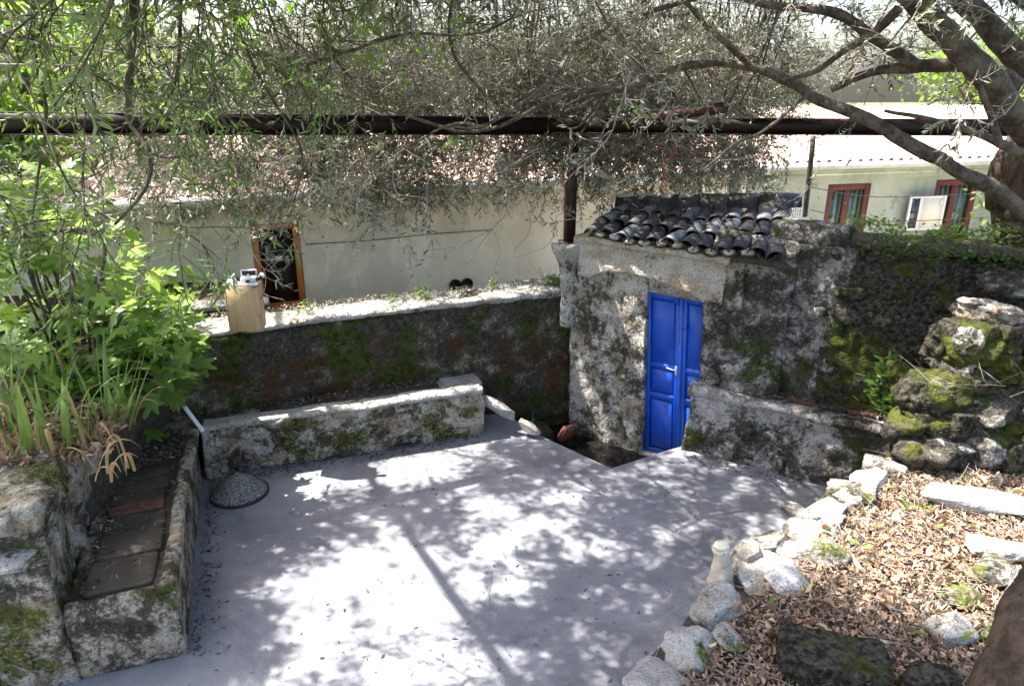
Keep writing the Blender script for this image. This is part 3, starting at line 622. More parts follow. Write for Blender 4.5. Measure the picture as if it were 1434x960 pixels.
mb = MB(); mb.box(D0 + de * .44 + up * 1.42, de, dn_, -.03, .03, -.002, .016, -.012, .012, .002); mb.obj('hinge', M['blue'], door)
mb = MB(); mb.box(D0, de, dn_, .02, .5, -.03, .1, -.06, .005); mb.obj('threshold', M['cap'], door)

for ob in door.children_recursive:
    n_v = len(ob.data.vertices); co = np.empty(n_v * 3, np.float32); ob.data.vertices.foreach_get('co', co); co = co.reshape(-1, 3); co[:, :2] -= (de[:2][None] * co[:, 2:3] * .055).astype(np.float32); ob.data.vertices.foreach_set('co', co.ravel())

# ------------------------------------------------------------ right bench
b3 = thing('stone_bench', (2.4, 6.0, 0), 'grey lichen-spotted masonry bench against the right wall beside the blue door', 'bench')
em31, nm31, _ = frame(-31)
V, F = wall_mesh([(1.69, 6.25), (2.45, 5.79), (3.35, 5.26)], .52, -.05, [.66, .66, .65], step=.025, amp=.02, seed=131, rnd=.05, topnoise=.01, lump=.02); mk('bench_body', V, F, M['right_bench'], b3)
face_stones(b3, (1.69, 6.25), -31, .0, 1.7, .02, .44, 2, M['right_bench'], 133, .16, .34, .025, .2, .14)
V, F = wall_mesh([(1.67, 6.24), (2.45, 5.77), (3.35, 5.24)], .16, .6, [.685, .68, .67], step=.02, amp=.012, seed=135, rnd=.03); mk('edge_slab', V, F, M['right_bench'], b3)
q = .18
for k, (L_, rd) in enumerate(((.22, 0), (.2, 1), (.22, 0), (.26, 1), (.24, 0), (.26, 1), (.24, 0))):
    c = np.array([1.69, 6.25, .682]) + em31 * (q + L_ / 2) + nm31 * .30; V, F = rock_verts((L_ * .97, .25, .03), 640 + k, n=3, boxy=1., amp=.04); e, nn, _ = frame(-31 + r.uniform(-3, 3))
    mk('paver', c + V[:, :1] * e + V[:, 1:2] * nn + V[:, 2:] * up, F, M['paver_red'] if rd else M['paver'], b3); q += L_ + .01
for k in range(9):
    rock('stone', np.array([1.69, 6.25, .72]) + em31 * r.uniform(.0, .3) + nm31 * r.uniform(.2, .42), (r.uniform(.05, .11),) * 2 + (.05,), 850 + k, M['right_bench'], parent=b3, n=2)
pts = quad_pts((2.0, 6.2, .70), (3.3, 5.4, .70), (3.35, 5.6, .70), (2.1, 6.35, .70), 350, 9)
litter('leaf_litter', pts, M['litter_dark'], 'sparse dead leaves on the right bench', 16, (.02, .05), .25)

# ------------------------------------------------------------ column, post, beams
cl = thing('stone_column', (.60, 7.22, .98), 'short carved stone column with moulded capital set in the wall corner under the steel post', 'column')
prof = [(.0, .085), (.02, .09), (.32, .088), (.36, .09), (.50, .10), (.515, .115), (.54, .115), (.555, .10), (.60, .105), (.66, .115), (.74, .14), (.79, .165), (.80, .175), (.86, .178), (.875, .17), (.89, .10), (.892, .0)]
prof = [(a, b) for a, b in prof]; zz = np.array([a for a, b in prof]); rr = np.array([b for a, b in prof]); tz = np.concatenate([np.linspace(0, .89, 60), [.892]]); rz_ = np.interp(tz, zz, rr); N_ = 48
th = np.arange(N_) * 2 * math.pi / N_; V = []
for z, q in zip(tz, rz_):
    fl = 1 - .06 * np.cos(th * 8) * (z > .56) * (z < .78); sq = np.clip((z - .6) / .2, 0, 1); sqf = 1 / np.maximum(np.abs(np.cos(th - .5)), np.abs(np.sin(th - .5))); rad = q * fl * (1 + (np.minimum(sqf, 1.25) - 1) * sq * .5)
    V.append(np.stack([np.cos(th) * rad, np.sin(th) * rad, np.full(N_, z)], 1))
V = np.concatenate(V) + np.array([.60, 7.22, .98]); V += vfbm(V, 14, 3, 9) * .006; k = len(tz); i = np.arange(k - 1)[:, None] * N_; j = np.arange(N_)[None]; j2 = (j + 1) % N_
Fc = np.stack([i + j, i + j2, i + N_ + j2, i + N_ + j], -1).reshape(-1, 4)
sel = tz < .56; ksh = int(sel.sum()); cut = Fc.shape[0] // (k - 1) * (ksh - 1)
mk('shaft', V, Fc[:cut], M['column'], cl); mk('capital', V, Fc[cut:], M['column'], cl)
po = thing('steel_post', (.60, 7.24, 1.87), 'dark steel post with red primer edge standing on the stone column', 'post')
e0 = np.array([1., 0, 0]); n0 = np.array([0, 1., 0])
mb = MB(); mb.box((.60, 7.24, 0), e0, n0, -.045, .045, -.045, -.037, 1.87, 2.96); mb.box((.60, 7.24, 0), e0, n0, -.045, .045, .037, .045, 1.87, 2.96); mb.box((.60, 7.24, 0), e0, n0, -.006, .006, -.037, .037, 1.87, 2.96); mb.obj('column_section', M['steel'], po)
mb = MB(); mb.box((.60, 7.24, 0), e0, n0, -.072, -.047, -.04, .04, 1.87, 2.5); mb.obj('flange', M['steel_red'], po)
mb = MB(); mb.box((.60, 7.24, 0), e0, n0, -.12, .1, -.1, .1, 1.855, 1.872); mb.obj('base_plate', M['steel'], po)
def beam(name, A, B, h, label, flange=.1):
    A = np.array(A); B = np.array(B); d = B - A; L = np.linalg.norm(d); y = d / L; x = np.cross(y, up); x /= np.linalg.norm(x); z = np.cross(x, y); o = thing(name, tuple((A + B) / 2), label, 'beam')
    def bx(x0, x1, z0, z1): return [A + y * s * L + x * a + z * b for s in (0, 1) for a, b in ((x0, z0), (x1, z0), (x1, z1), (x0, z1))]
    for nm, q in (('web', (-.004, .004, -h + .0105, -.0105)), ('flange', (-flange / 2, flange / 2, -.01, 0)), ('flange', (-flange / 2, flange / 2, -h, -h + .01))): mk(nm, bx(*q), CUBE_F, M['steel'], o, False)
    return o
beam('pergola_beam', (-5.6, 4.55, 3.26), (.35, 7.32, 3.085), .165, 'dark brown steel pergola beam crossing the left half of the picture', .07)
beam('pergola_beam', (.355, 7.30, 3.085), (5.2, 6.72, 3.09), .15, 'dark brown steel pergola beam running from the stone column to the right tree', .07)
b_ = beam('short_beam', (1.05, 7.10, 3.10), (1.95, 6.93, 3.235), .10, 'short rusty steel offcut lying on top of the pergola beam above the porch', .09)
for ch in b_.children: ch.data.materials[0] = M['steel_red'] if ch.name.startswith('web') else M['steel']
c = atY(955, 165, 7.15)
mb = MB(); mb.tube(smooth_path([atY(958, 150, 7.0), atY(957, 190, 7.0), atY(950, 198, 7.0), atY(945, 212, 7.0)], 4), .004, 6); mb.tube(smooth_path([atY(930, 235, 7.0), atY(933, 260, 7.0), atY(929, 275, 7.0)], 4), .004, 6); mb.tube(smooth_path([atY(945, 212, 7.0), atY(936, 222, 7.0), atY(930, 235, 7.0)], 4), .003, 6)
tag(mb.obj('cord', M['cord'], None, True), 'thin red cord tied round the pergola beam and hanging above the porch roof', 'cord')
ip = MB(); ip.tube([np.array([4.2, 10.2, .3]), atY(1125, 320, 9.8), atY(1137, 212, 9.8), atY(1139, 190, 9.8)], .035, 8); o = ip.obj('iron_post', M['metal_dark'], None, True); tag(o, 'slim dark iron post leaning in front of the right-hand house', 'post')

# ------------------------------------------------------------ houses
def facade(parent, P0, ang, s0, s1, z0, z1, opens, mat, depth=.14, name='wall'):
    e, nn, _ = frame(ang); o = np.array([P0[0], P0[1], 0]); ss = sorted(set([s0, s1] + [v for q in opens for v in q[:2]])); zs = sorted(set([z0, z1] + [v for q in opens for v in q[2:4]]))
    mb = MB()
    for a, b in zip(ss[:-1], ss[1:]):
        for c, d in zip(zs[:-1], zs[1:]):
            if any(q[0] <= a < q[1] and q[2] <= c < q[3] for q in opens): continue
            mb.add([o + e * a + up * c, o + e * b + up * c, o + e * b + up * d, o + e * a + up * d], [[0, 1, 2, 3]])
    for a, b, c, d in [q[:4] for q in opens]:
        for (p, q) in (((a, c), (b, c)), ((b, c), (b, d)), ((b, d), (a, d)), ((a, d), (a, c))):
            mb.add([o + e * p[0] + up * p[1], o + e * q[0] + up * q[1], o + e * q[0] + up * q[1] + nn * depth, o + e * p[0] + up * p[1] + nn * depth], [[3, 2, 1, 0]])
    mb.box(o + nn * (depth + .001), e, nn, s0, s1, .0, 3.2, z0, z1 - .02)
    return mb.obj(name, mat, parent), o, e, nn
def window(parent, o, e, nn, a, b, c, d, fw, fmat, gmat, mull=False, rec=.05, label=None, sillmat=None, dp=.06):
    f = MB(); f.box(o, e, nn, a, a + fw, rec, rec + dp, c, d, .004); f.box(o, e, nn, b - fw, b, rec, rec + dp, c, d, .004); f.box(o, e, nn, a + fw, b - fw, rec + .003, rec + dp, d - fw, d, .004); f.box(o, e, nn, a + fw, b - fw, rec + .003, rec + dp, c, c + fw, .004)
    if mull: m = (a + b) / 2 - .02; f.box(o, e, nn, m - fw * .55, m + fw * .55, rec + .002, rec + dp, c + fw, d - fw, .004)
    w_ = f.obj('window', fmat, parent)
    if label: w_['label'] = label
    g = MB(); 
    def pane(x0, x1):
        g = MB(); g.box(o, e, nn, x0, x1, rec + .035, rec + .045, c + fw - .005, d - fw + .005); g.obj('pane', gmat, w_)
    if mull: pane(a + fw - .005, m - fw * .5); pane(m + fw * .5, b - fw + .005)
    else: pane(a + fw - .005, b - fw + .005)
    if sillmat: g = MB(); g.box(o, e, nn, a - .02, b + .02, -.02, rec + .03, c - .05, c - .002, .006); g.obj('sill', sillmat, w_)
    return w_
def tile_roof(parent, o, e, nn, s0, s1, z, run, rise, per=.2):
    ns = int((s1 - s0) / per * 8); nt_ = int(run / .12); s = np.linspace(s0, s1, ns + 1); tq = np.linspace(0, 1, nt_ + 1); S, T = np.meshgrid(s, tq, indexing='ij')
    ph = np.cos(S / per * 2 * math.pi); hgt = .035 * np.sign(ph) * np.abs(ph) ** .7 + ((T * run / .36) % 1) * -.018 + .01
    V = (o[None, None] + e * S[..., None] + nn * (T * run)[..., None] + up * (z + T * rise + hgt)[..., None]).reshape(-1, 3); V = V + vfbm(V, 3, 2, 5) * .008
    m = nt_ + 1; i = np.arange(ns)[:, None] * m; j = np.arange(nt_)[None]; F = np.stack([i + j, i + m + j, i + m + j + 1, i + j + 1], -1).reshape(-1, 4)
    t_ = mk('roof_tiles', V, F, M['roof'], parent); t_['kind'] = 'stuff'
    mb = MB(); mb.box(o, e, nn, s0, s1, .12, run + 2.8, z - .6, z - .07); 
    # closed roof body under the tiles
    A = [o + e * a + nn * b + up * c for a in (s0 + .01, s1 - .01) for b, c in ((.03, z - .09), (run, z + rise - .09), (run * 2, z - .09))]
    mb.add(A, [[0, 1, 2, 2], [3, 5, 4, 4], [0, 3, 4, 1], [1, 4, 5, 2], [0, 2, 5, 3]]) if False else None
    F3 = [[0, 1, 4, 3], [1, 2, 5, 4], [0, 3, 5, 2], [0, 2, 1], [3, 4, 5]]
    mk('roof_body', np.array(A), F3, M['roof'], parent, False)
lh = thing('house', (0, 10.5, 0), 'grey rendered single-storey house with an orange framed window behind the garden wall', 'house')
e22, n22, _ = frame(22)
def s22(p): return float((p[0]) * e22[0] + (p[1] - 10.3) * e22[1])
wa, wb = s22((-3.31, 8.96)), s22((-2.755, 9.19))
_, o_, e_, nn_ = facade(lh, (0, 10.3), 22, -9.5, 4.05, 0.2, 2.1, [(wa, wb, .58, 1.72)], M['house'])
window(lh, o_, e_, nn_, wa, wb, .58, 1.72, .085, M['wood_orange'], M['glass'], rec=.01, label='orange varnished window frame with dark glass', sillmat=M['wood_grey'])
tile_roof(lh, o_ - nn_ * .32, e_, nn_, -9.6, 4.3, 2.13, 3.2, .70)
mb = MB(); mb.box(o_, e_, nn_, -9.6, 4.12, -.10, .02, 2.0, 2.08, .01); mb.obj('cornice', M['house'], lh)
mb = MB(); mb.tube([o_ + e_ * -9.5 - nn_ * .37 + up * 2.09, o_ + e_ * 4.2 - nn_ * .37 + up * 2.09], .06, 10); mb.obj('gutter', M['gutter'], lh, True)
mb = MB(); mb.tube([o_ + e_ * 3.98 - nn_ * .09 + up * .3, o_ + e_ * 3.98 - nn_ * .09 + up * 1.95, o_ + e_ * 3.98 - nn_ * .3 + up * 2.06], .055, 10); mb.obj('downspout', M['white_paint'], lh, True)
for sx in (-.82, -.655):
    s = s22((sx, 10.3 + sx * math.tan(R(22)))); 
    V = []; c = o_ + e_ * s + up * .66 - nn_ * .005; th = np.arange(20) * 2 * math.pi / 20
    for rad, dep in ((.088, .0), (.088, -.022), (.072, -.022), (.070, -.004), (.001, -.004)): V.append(c + rad * (np.cos(th)[:, None] * e_ + np.sin(th)[:, None] * up) + nn_ * dep)
    V = np.concatenate(V); i = np.arange(4)[:, None] * 20; j = np.arange(20)[None]; mk('vent', V, np.stack([i + j, i + (j + 1) % 20, i + 20 + (j + 1) % 20, i + 20 + j], -1).reshape(-1, 4), M['black_hole'], lh)  # no real opening: the vent's dark inside is black colour on a flat disc
rh = thing('house', (6.2, 12.7, 0), 'green-stained house with red-brown windows behind the right wall', 'house')
e14, n14, _ = frame(14)
def s14(p): return float((p[0] - 3.6) * e14[0] + (p[1] - 12) * e14[1])
ops = [(s14((5.44, 12.46)), s14((6.28, 12.67)), .55, 1.76), (s14((7.6, 13.0)), s14((8.5, 13.22)), .55, 1.77)]
_, o_, e_, nn_ = facade(rh, (3.6, 12), 14, .22, 12, 0.2, 2.12, ops, M['house_green'])
for a, b, c, d in ops: window(rh, o_, e_, nn_, a, b, c, d, .11, M['wood_red'], M['curtain'], True, .01)
tile_roof(rh, o_ - nn_ * .32, e_, nn_, .0, 12.2, 2.17, 3.4, .74)
mb = MB(); mb.box(o_, e_, nn_, .1, 12, -.09, .02, 1.96, 2.06, .01); mb.box(o_, e_, nn_, .1, 12, -.05, .02, 1.84, 1.955, .01); mb.obj('cornice', M['house_green'], rh)
mb = MB(); mb.tube([o_ + e_ * .1 - nn_ * .38 + up * 2.12, o_ + e_ * 12 - nn_ * .38 + up * 2.10], .06, 10); mb.obj('gutter', M['gutter'], rh, True)
# open white casement standing out from the wall
c0 = o_ + e_ * s14((6.97, 12.84)); mb = MB(); e_c, n_c, _ = frame(8)
wn = thing('white_casement', tuple(c0 - nn_ * .25 + up * .9), 'white framed casement with dark left light between the two red-brown windows', 'window')
cc = c0 - nn_ * .18
for (a, b, c, d) in ((0, .04, .92, 1.53), (.2, .24, .92, 1.53), (.66, .70, .92, 1.53)): mb.box(cc, e_c, n_c, a, b, 0, .04, c, d, .003)
mb.box(cc, e_c, n_c, .04, .2, .002, .04, 1.49, 1.53); mb.box(cc, e_c, n_c, .24, .66, .002, .04, 1.49, 1.53); mb.box(cc, e_c, n_c, .04, .2, .002, .04, .92, .96); mb.box(cc, e_c, n_c, .24, .66, .002, .04, .92, .96); mb.obj('frame', M['white_paint'], wn)
mb = MB(); mb.box(cc, e_c, n_c, .04, .2, .015, .025, .96, 1.49); mb.obj('pane', M['glass'], wn)
mb = MB(); mb.box(cc, e_c, n_c, .24, .66, .012, .028, .96, 1.49); mb.obj('shutter_panel', M['house'], wn)
mb = MB(); mb.box(cc, e_c, n_c, .6, .635, -.004, .011, 1.38, 1.46); mb.obj('latch', M['white_paint'], wn)
# white slatted crate behind the porch
cr = thing('white_lattice', (4.6, 11.9, .9), 'white lattice panel standing behind the porch roof by the green house', 'lattice')
cc = atY(1092, 325, 11.9); mb = MB()
for a in (0, .36): mb.box(cc, e14, n14, a, a + .04, 0, .03, -.3, .42)
mb.box(cc, e14, n14, .04, .36, .001, .03, .38, .42); mb.obj('frame', M['white_paint'], cr)
for k in range(7): mb = MB(); mb.box(cc, e14, n14, .05 + k * .044, .065 + k * .044, .008, .018, -.3, .379); mb.obj('slat', M['white_paint'], cr)
for k in range(10): mb = MB(); mb.box(cc, e14, n14, .041, .359, .019, .025, -.25 + k * .062, -.24 + k * .062); mb.obj('slat', M['white_paint'], cr)
# wires on the right house
mb = MB()
for y0, y1 in ((330, 334), (298, 300)): mb.tube(smooth_path([atY(1135, y0 - 36, 9.8), atY(1230, y1 - 24, 10.2), atY(1385, y1 - 30, 10.6)], 5), .006, 5)
tag(mb.obj('wire', M['metal_dark'], None, True), 'two thin dark wires stretched from the leaning iron post', 'wire')

mb = MB(); q0 = s22((-2.7, 9.2)); mb.tube([np.array([0, 10.3, 0]) + e22 * q - n22 * .02 + up * zz for q, zz in ((q0, 1.42), (q0 + .8, 1.405), (q0 + 1.7, 1.43), (q0 + 2.6, 1.42))], .006, 6)
tag(mb.obj('cable', M['metal_dark'], None, True), 'thin cable running along the grey house wall from the orange window', 'cable')
# ------------------------------------------------------------ box and solar lamp on the wall
bc = atZ(322, 465, 1.325); eb, nb_, _ = frame(8)
bx = thing('wooden_box', tuple(bc), 'upright plywood box standing on the left end of the garden wall', 'box')
mb = MB(); mb.box(bc, eb, nb_, .012, .268, .0, .012, 0, .42, .002); mb.obj('front_panel', M['wood_box'], bx)
for a in (0, .27): mb = MB(); mb.box(bc, eb, nb_, a - .002, a + .012 - .002, -.001, .19, 0, .42, .002); mb.obj('side_panel', M['wood_box'], bx)
mb = MB(); mb.box(bc, eb, nb_, -.004, .284, -.004, .193, .4205, .434, .002); mb.obj('top_panel', M['white_paint'], bx)
mb = MB(); mb.box(bc, eb, nb_, .0, .28, .175, .19, 0, .419); mb.obj('back_panel', M['wood_box'], bx)
sc_ = bc + up * .434
sp = thing('solar_lamp', tuple(sc_ + eb * .2), 'small white solar lamp with black side heads sitting on the plywood box', 'lamp')
mb = MB(); mb.box(sc_, eb, nb_, .14, .27, .02, .10, .003, .05, .008); mb.obj('housing', M['grey_plastic'], sp)
mb = MB(); mb.box(sc_, eb, nb_, .13, .27, .11, .125, .03, .10, .004); mb.box(sc_, eb, nb_, .19, .21, .06, .12, .045, .06); mb.obj('solar_panel', M['grey_plastic'], sp)
mb = MB(); mb.box(sc_, eb, nb_, .142, .258, .106, .1095, .042, .088); mb.obj('cell', M['black_plastic'], sp)
mb = MB(); mb.box(sc_, eb, nb_, .185, .22, .012, .0195, .008, .03, .002); mb.obj('sensor', M['black_plastic'], sp)
for sg, x in ((-1, .115), (1, .29)):
    mb = MB(); c = sc_ + eb * x + nb_ * .05 + up * .03; mb.tube([c - eb * sg * .035 + up * (-.01), c, c + eb * sg * .03 + up * .025], [.012, .02, .024], 10); mb.obj('lamp_head', M['black_plastic'], sp, True)
    mb = MB(); c2 = c + eb * sg * .032 + up * .027; mb.tube([c2, c2 + eb * sg * .012 + up * .01], [.026, .024], 12); mb.obj('lens', M['bulb_white'], sp, True)

# ------------------------------------------------------------ conical cover, rail, stone beam, bottle
co = thing('conical_cover', (-2.40, 5.46, 0), 'speckled black conical metal cover on the patio at the foot of the long bench', 'cover')
N_ = 48; th = np.arange(N_) * 2 * math.pi / N_; pr = [(a * .88, b * .9) for a, b in ((.262, .012), (.268, .02), (.268, .032), (.25, .048), (.2, .095), (.12, .16), (.05, .205), (.03, .212), (.028, .23), (.0, .232))]
V = np.concatenate([np.stack([np.cos(th) * a * (1 + .01 * np.cos(3 * th)), np.sin(th) * a, np.full(N_, b)], 1) for a, b in pr]) + np.array([-2.40, 5.46, 0]); V += vfbm(V, 9, 3, 2) * .003
i = np.arange(len(pr) - 1)[:, None] * N_; j = np.arange(N_)[None]; mk('cone', V, np.stack([i + j, i + (j + 1) % N_, i + N_ + (j + 1) % N_, i + N_ + j], -1).reshape(-1, 4), M['charcoal'], co)
mb = MB(); mb.tube([np.array([-2.40 + .236 * math.cos(a), 5.46 + .236 * math.sin(a), .016]) for a in np.linspace(0, 2 * math.pi, 41)], .014, 8); mb.obj('rim', M['metal_dark'], co, True)
mb = MB(); mb.tube([(-2.74, 5.68, .50), (-2.95, 5.82, .70), (-3.30, 6.05, 1.02)], .019, 12); o = mb.obj('handrail', M['white_paint'], None, True); tag(o, 'white metal handrail pipe slanting from the long bench up to the fig leaves', 'handrail')
o.rotation_euler = (0, 0, 0)
A = atZ(672, 563, .36) + np.array([0, .12, 0]); B = np.array([.30, 6.50, .045]); d = B - A; L = np.linalg.norm(d); y = d / L; x = np.cross(y, up); x /= np.linalg.norm(x); z = np.cross(x, y)
sb = thing('stone_shaft', tuple((A + B) / 2), 'broken pale stone shaft leaning off the end of the long bench onto the patio', 'stone')
for s0_, s1_, sd, nm in ((-.02, .60, 5, 'shaft'), (.62, 1.0, 6, 'broken_end')):
    V, F = rock_verts(((.125 if sd == 5 else .11), L * (s1_ - s0_), .12), sd, n=4, boxy=.9, amp=.1); c = A + y * L * (s0_ + s1_) / 2
    mk(nm, c + V[:, :1] * x + V[:, 1:2] * y + V[:, 2:] * z, F, M['deadwood'] if sd == 6 else M['column'], sb)
c = np.array([.22, 6.82, -.1]); pr = [(.001, 0), (.035, 0), (.038, .01), (.038, .13), (.03, .16), (.013, .19), (.013, .23), (.016, .235), (.016, .25), (.001, .25)]
N_ = 16; th = np.arange(N_) * 2 * math.pi / N_
V = np.concatenate([np.stack([np.cos(th) * a, np.sin(th) * a, np.full(N_, b)], 1) for a, b in pr]) + c; i = np.arange(len(pr) - 1)[:, None] * N_; j = np.arange(N_)[None]
bo = thing('bottle', tuple(c), 'small dark glass bottle standing in the shade behind the stone shaft', 'bottle')
mk('glass_body', V, np.stack([i + j, i + (j + 1) % N_, i + N_ + (j + 1) % N_, i + N_ + j], -1).reshape(-1, 4), M['bottle'], bo)
st = rock('flat_stone', (.16, 6.95, -.19), (.6, .5, .26), 92, M['back_wall'], 'rough stone block at the foot of the back wall under the bottle', rot=.4)
st2 = rock('flat_stone', (.62, 6.85, -.10), (.30, .10, .26), 93, M['paver_red'], 'reddish stone leaning in the dark hollow against the back wall', rot=.6, tilt=.5)

# ------------------------------------------------------------ foreground rubble wall
fw = thing('rubble_wall', (1.8, 3.0, 0), 'wide rubble wall in the right foreground covered with dry leaf litter', 'wall')
fpth = [(-.05, 1.35), (.47, 2.39), (.74, 2.72), (1.04, 3.04), (1.42, 3.42), (1.81, 3.78), (2.25, 4.16), (2.75, 4.56), (3.15, 5.0)]
FP = np.array(fpth)
def f_in(X, Y):   # distance inside from the edge line
    best = np.full(X.shape, 1e9)
    for a, b in zip(FP[:-1], FP[1:]):
        d = b - a; L = np.linalg.norm(d); d = d / L; u = np.clip((X - a[0]) * d[0] + (Y - a[1]) * d[1], 0, L); dx = X - a[0] - d[0] * u; dy = Y - a[1] - d[1] * u
        dist = np.hypot(dx, dy) * np.sign(dx * d[1] - dy * d[0] + 1e-9); m = np.abs(dist) < np.abs(best); best = np.where(m, dist, best)
    return best
def f_top(X, Y):
    P = np.stack([X, Y, X * 0], -1).reshape(-1, 3); n_ = fbm(P, 1.3, 4, 55).reshape(X.shape); return .93 + .045 * n_ + .03 * np.clip(X - 1.5, 0, 3) * .6
nx = 150; xs = np.linspace(-.3, 5.2, nx); ys = np.linspace(1.2, 5.4, 120); GX, GY = np.meshgrid(xs, ys)
# sheet in edge coordinates: u along the edge, v inwards
u = np.linspace(0, 1, 130); dd2 = np.concatenate([[0], np.cumsum(np.linalg.norm(np.diff(FP, axis=0), axis=1))]); U = u * dd2[-1]
ex = np.interp(U, dd2, FP[:, 0]); ey = np.interp(U, dd2, FP[:, 1]); vv = np.concatenate([[0, 0, 0, 0, 0, 0], np.linspace(0, 1, 60) ** 1.1]); zt = np.concatenate([[-.4, 0, .3, .6, .75, .85], np.full(60, 9.)])
V = []
for i in range(len(u)):
    X = ex[i] + vv * 3.4 * .80; Y = ey[i] + vv * 3.4 * -.60; Z = np.where(zt < 5, zt, f_top(X, Y)); V.append(np.stack([X, Y, Z], 1))
V = np.concatenate(V); V += vfbm(V, 4, 4, 71) * .022; m = len(vv); i = np.arange(len(u) - 1)[:, None] * m; j = np.arange(m - 1)[None]
mk('wall_body', V, np.stack([i + j, i + j + 1, i + m + j + 1, i + m + j], -1).reshape(-1, 4)[:, ::-1], M['soil'], fw)
# edge stones
u = .25; k = 0
while u < dd2[-1] - .1:
    wd = r.uniform(.22, .46); um = u + wd / 2; x_ = np.interp(um, dd2, FP[:, 0]); y_ = np.interp(um, dd2, FP[:, 1]); dx = np.interp(um + .05, dd2, FP[:, 0]) - x_; dy = np.interp(um + .05, dd2, FP[:, 1]) - y_; an = math.atan2(dy, dx); dpth = r.uniform(.24, .36)
    c = (x_ + math.sin(an) * (dpth * .42), y_ - math.cos(an) * (dpth * .40), .905)
    rock('edge_stone', c, (wd * 1.08, dpth, .22), 900 + k, M['rubble'] if um < .95 else M['white_rock'], parent=fw, rot=an, n=4, boxy=.86, amp=.2); 
    rock('edge_stone', (x_ + math.sin(an) * .1, y_ - math.cos(an) * .1, .6), (wd, .3, .32), 950 + k, M['rubble'], parent=fw, rot=an, n=3, boxy=.8, amp=.17); u += wd * .98; k += 1
def P3(x, y, z): return atZ(x, y, z)
def rk(name, x, y, z, size, seed, mat, label, rot=0, tilt=0, **kw): 
    return rock(name, tuple(P3(x, y, z)), size, seed, M[mat], label, rot=rot, tilt=tilt, **kw)
rk('flat_stone', 1365, 700, 1.02, (.72, .22, .12), 201, 'white_rock', 'long flat pale slab lying across the leaf litter near the mossy boulders', -.35, .1, boxy=.8)
rk('mossy_stone', 1150, 775, 1.0, (.34, .20, .16), 202, 'patchy_rock', 'small moss-topped stone in the middle of the leaf litter, edged with white', -.5, .1)
rk('white_stone', 1100, 812, 1.0, (.24, .22, .10), 203, 'white_rock', 'bright white stone between the tree stump and the moss-topped stone', .3, .15)
rk('white_stone', 1045, 775, .98, (.24, .2, .16), 204, 'white_rock', 'pale edge stone just behind the small stump', .6)
rk('white_stone', 1330, 880, .98, (.26, .2, .12), 205, 'white_rock', 'pale stone with moss at the bottom right beside the leaning trunk', .2, .1)
rk('mossy_stone', 1395, 800, 1.0, (.30, .22, .14), 206, 'patchy_rock', 'flat moss-covered stone beside the leaning trunk at the right edge', .4, .0)
for k_, (x_, y_, sx_, sy_, rt_, lb_) in enumerate(((1195, 690, .34, .2, -.4, 'flat pale stone sunk in the litter near the far end of the rubble wall'), (1075, 760, .26, .18, .5, 'pale flat stone between the edge stones and the moss-topped stone'), (1240, 655, .3, .2, -.5, 'pale grey stone at the far corner of the rubble wall by the bench'), (1415, 890, .3, .2, .3, 'pale stone touching the leaning trunk at the bottom right'), (1120, 720, .24, .16, -.6, 'low whitish stone just inside the row of edge stones'), (1345, 835, .22, .16, .2, 'small flat stone above the pale mossy one at the bottom right'))):
    rk('flat_stone', x_, y_, .985, (sx_, sy_, .09), 230 + k_, 'patchy_rock', lb_, rt_, .05, boxy=.85)
rk('white_stone', 1398, 765, 1.02, (.34, .2, .1), 207, 'white_rock', 'low pale stone above the moss-covered one at the right edge', -.3)
rk('mossy_stone', 1250, 730, .94, (.1, .08, .05), 208, 'white_rock', 'little pale pebble in the upper part of the leaf litter')
rk('dark_slab', 1165, 925, 1.02, (.44, .3, .12), 209, 'dark_wall', 'dark mossy slab in shade at the bottom of the rubble wall', -.3, -.1, boxy=1.)
rk('dark_slab', 1015, 892, 1.0, (.13, .15, .05), 210, 'rubble', 'grey shard of stone in the shaded litter at the bottom', .5, .2, boxy=.9)
rk('dark_slab', 1295, 960, 1.0, (.34, .24, .14), 211, 'dark_wall', 'green mossed stone at the bottom edge right of the dark slab', .2, 0)
rk('white_stone', 1290, 610, 1.02, (.46, .3, .2), 212, 'white_rock', 'pale boulder at the foot of the mossy boulders above the litter', -.2, .2)
# stump
c = P3(1011, 800, .98); stp = thing('tree_stump', tuple(c), 'short sawn stump with pale top at the left edge of the rubble wall', 'stump')
V, F = tube([c + up * q + np.array([q * -.10, 0, 0]) for q in np.linspace(-.08, .155, 12)], [.072, .07, .066, .06, .055, .05, .048, .046, .045, .044, .044, .043], 24); V += vfbm(V, 16, 4, 3) * .011; mk('trunk', V, F, M['deadwood'], stp)
V, F = tube([c + up * .152 + np.array([-.016, 0, 0]), c + up * .168 + np.array([-.017, 0, 0])], [.041, .037], 20); V += vfbm(V, 20, 3, 3) * .006; mk('cut_top', V, F, simple('sawn_wood_end', (.6, .58, .4), (.7, .66, .5), 20), stp)
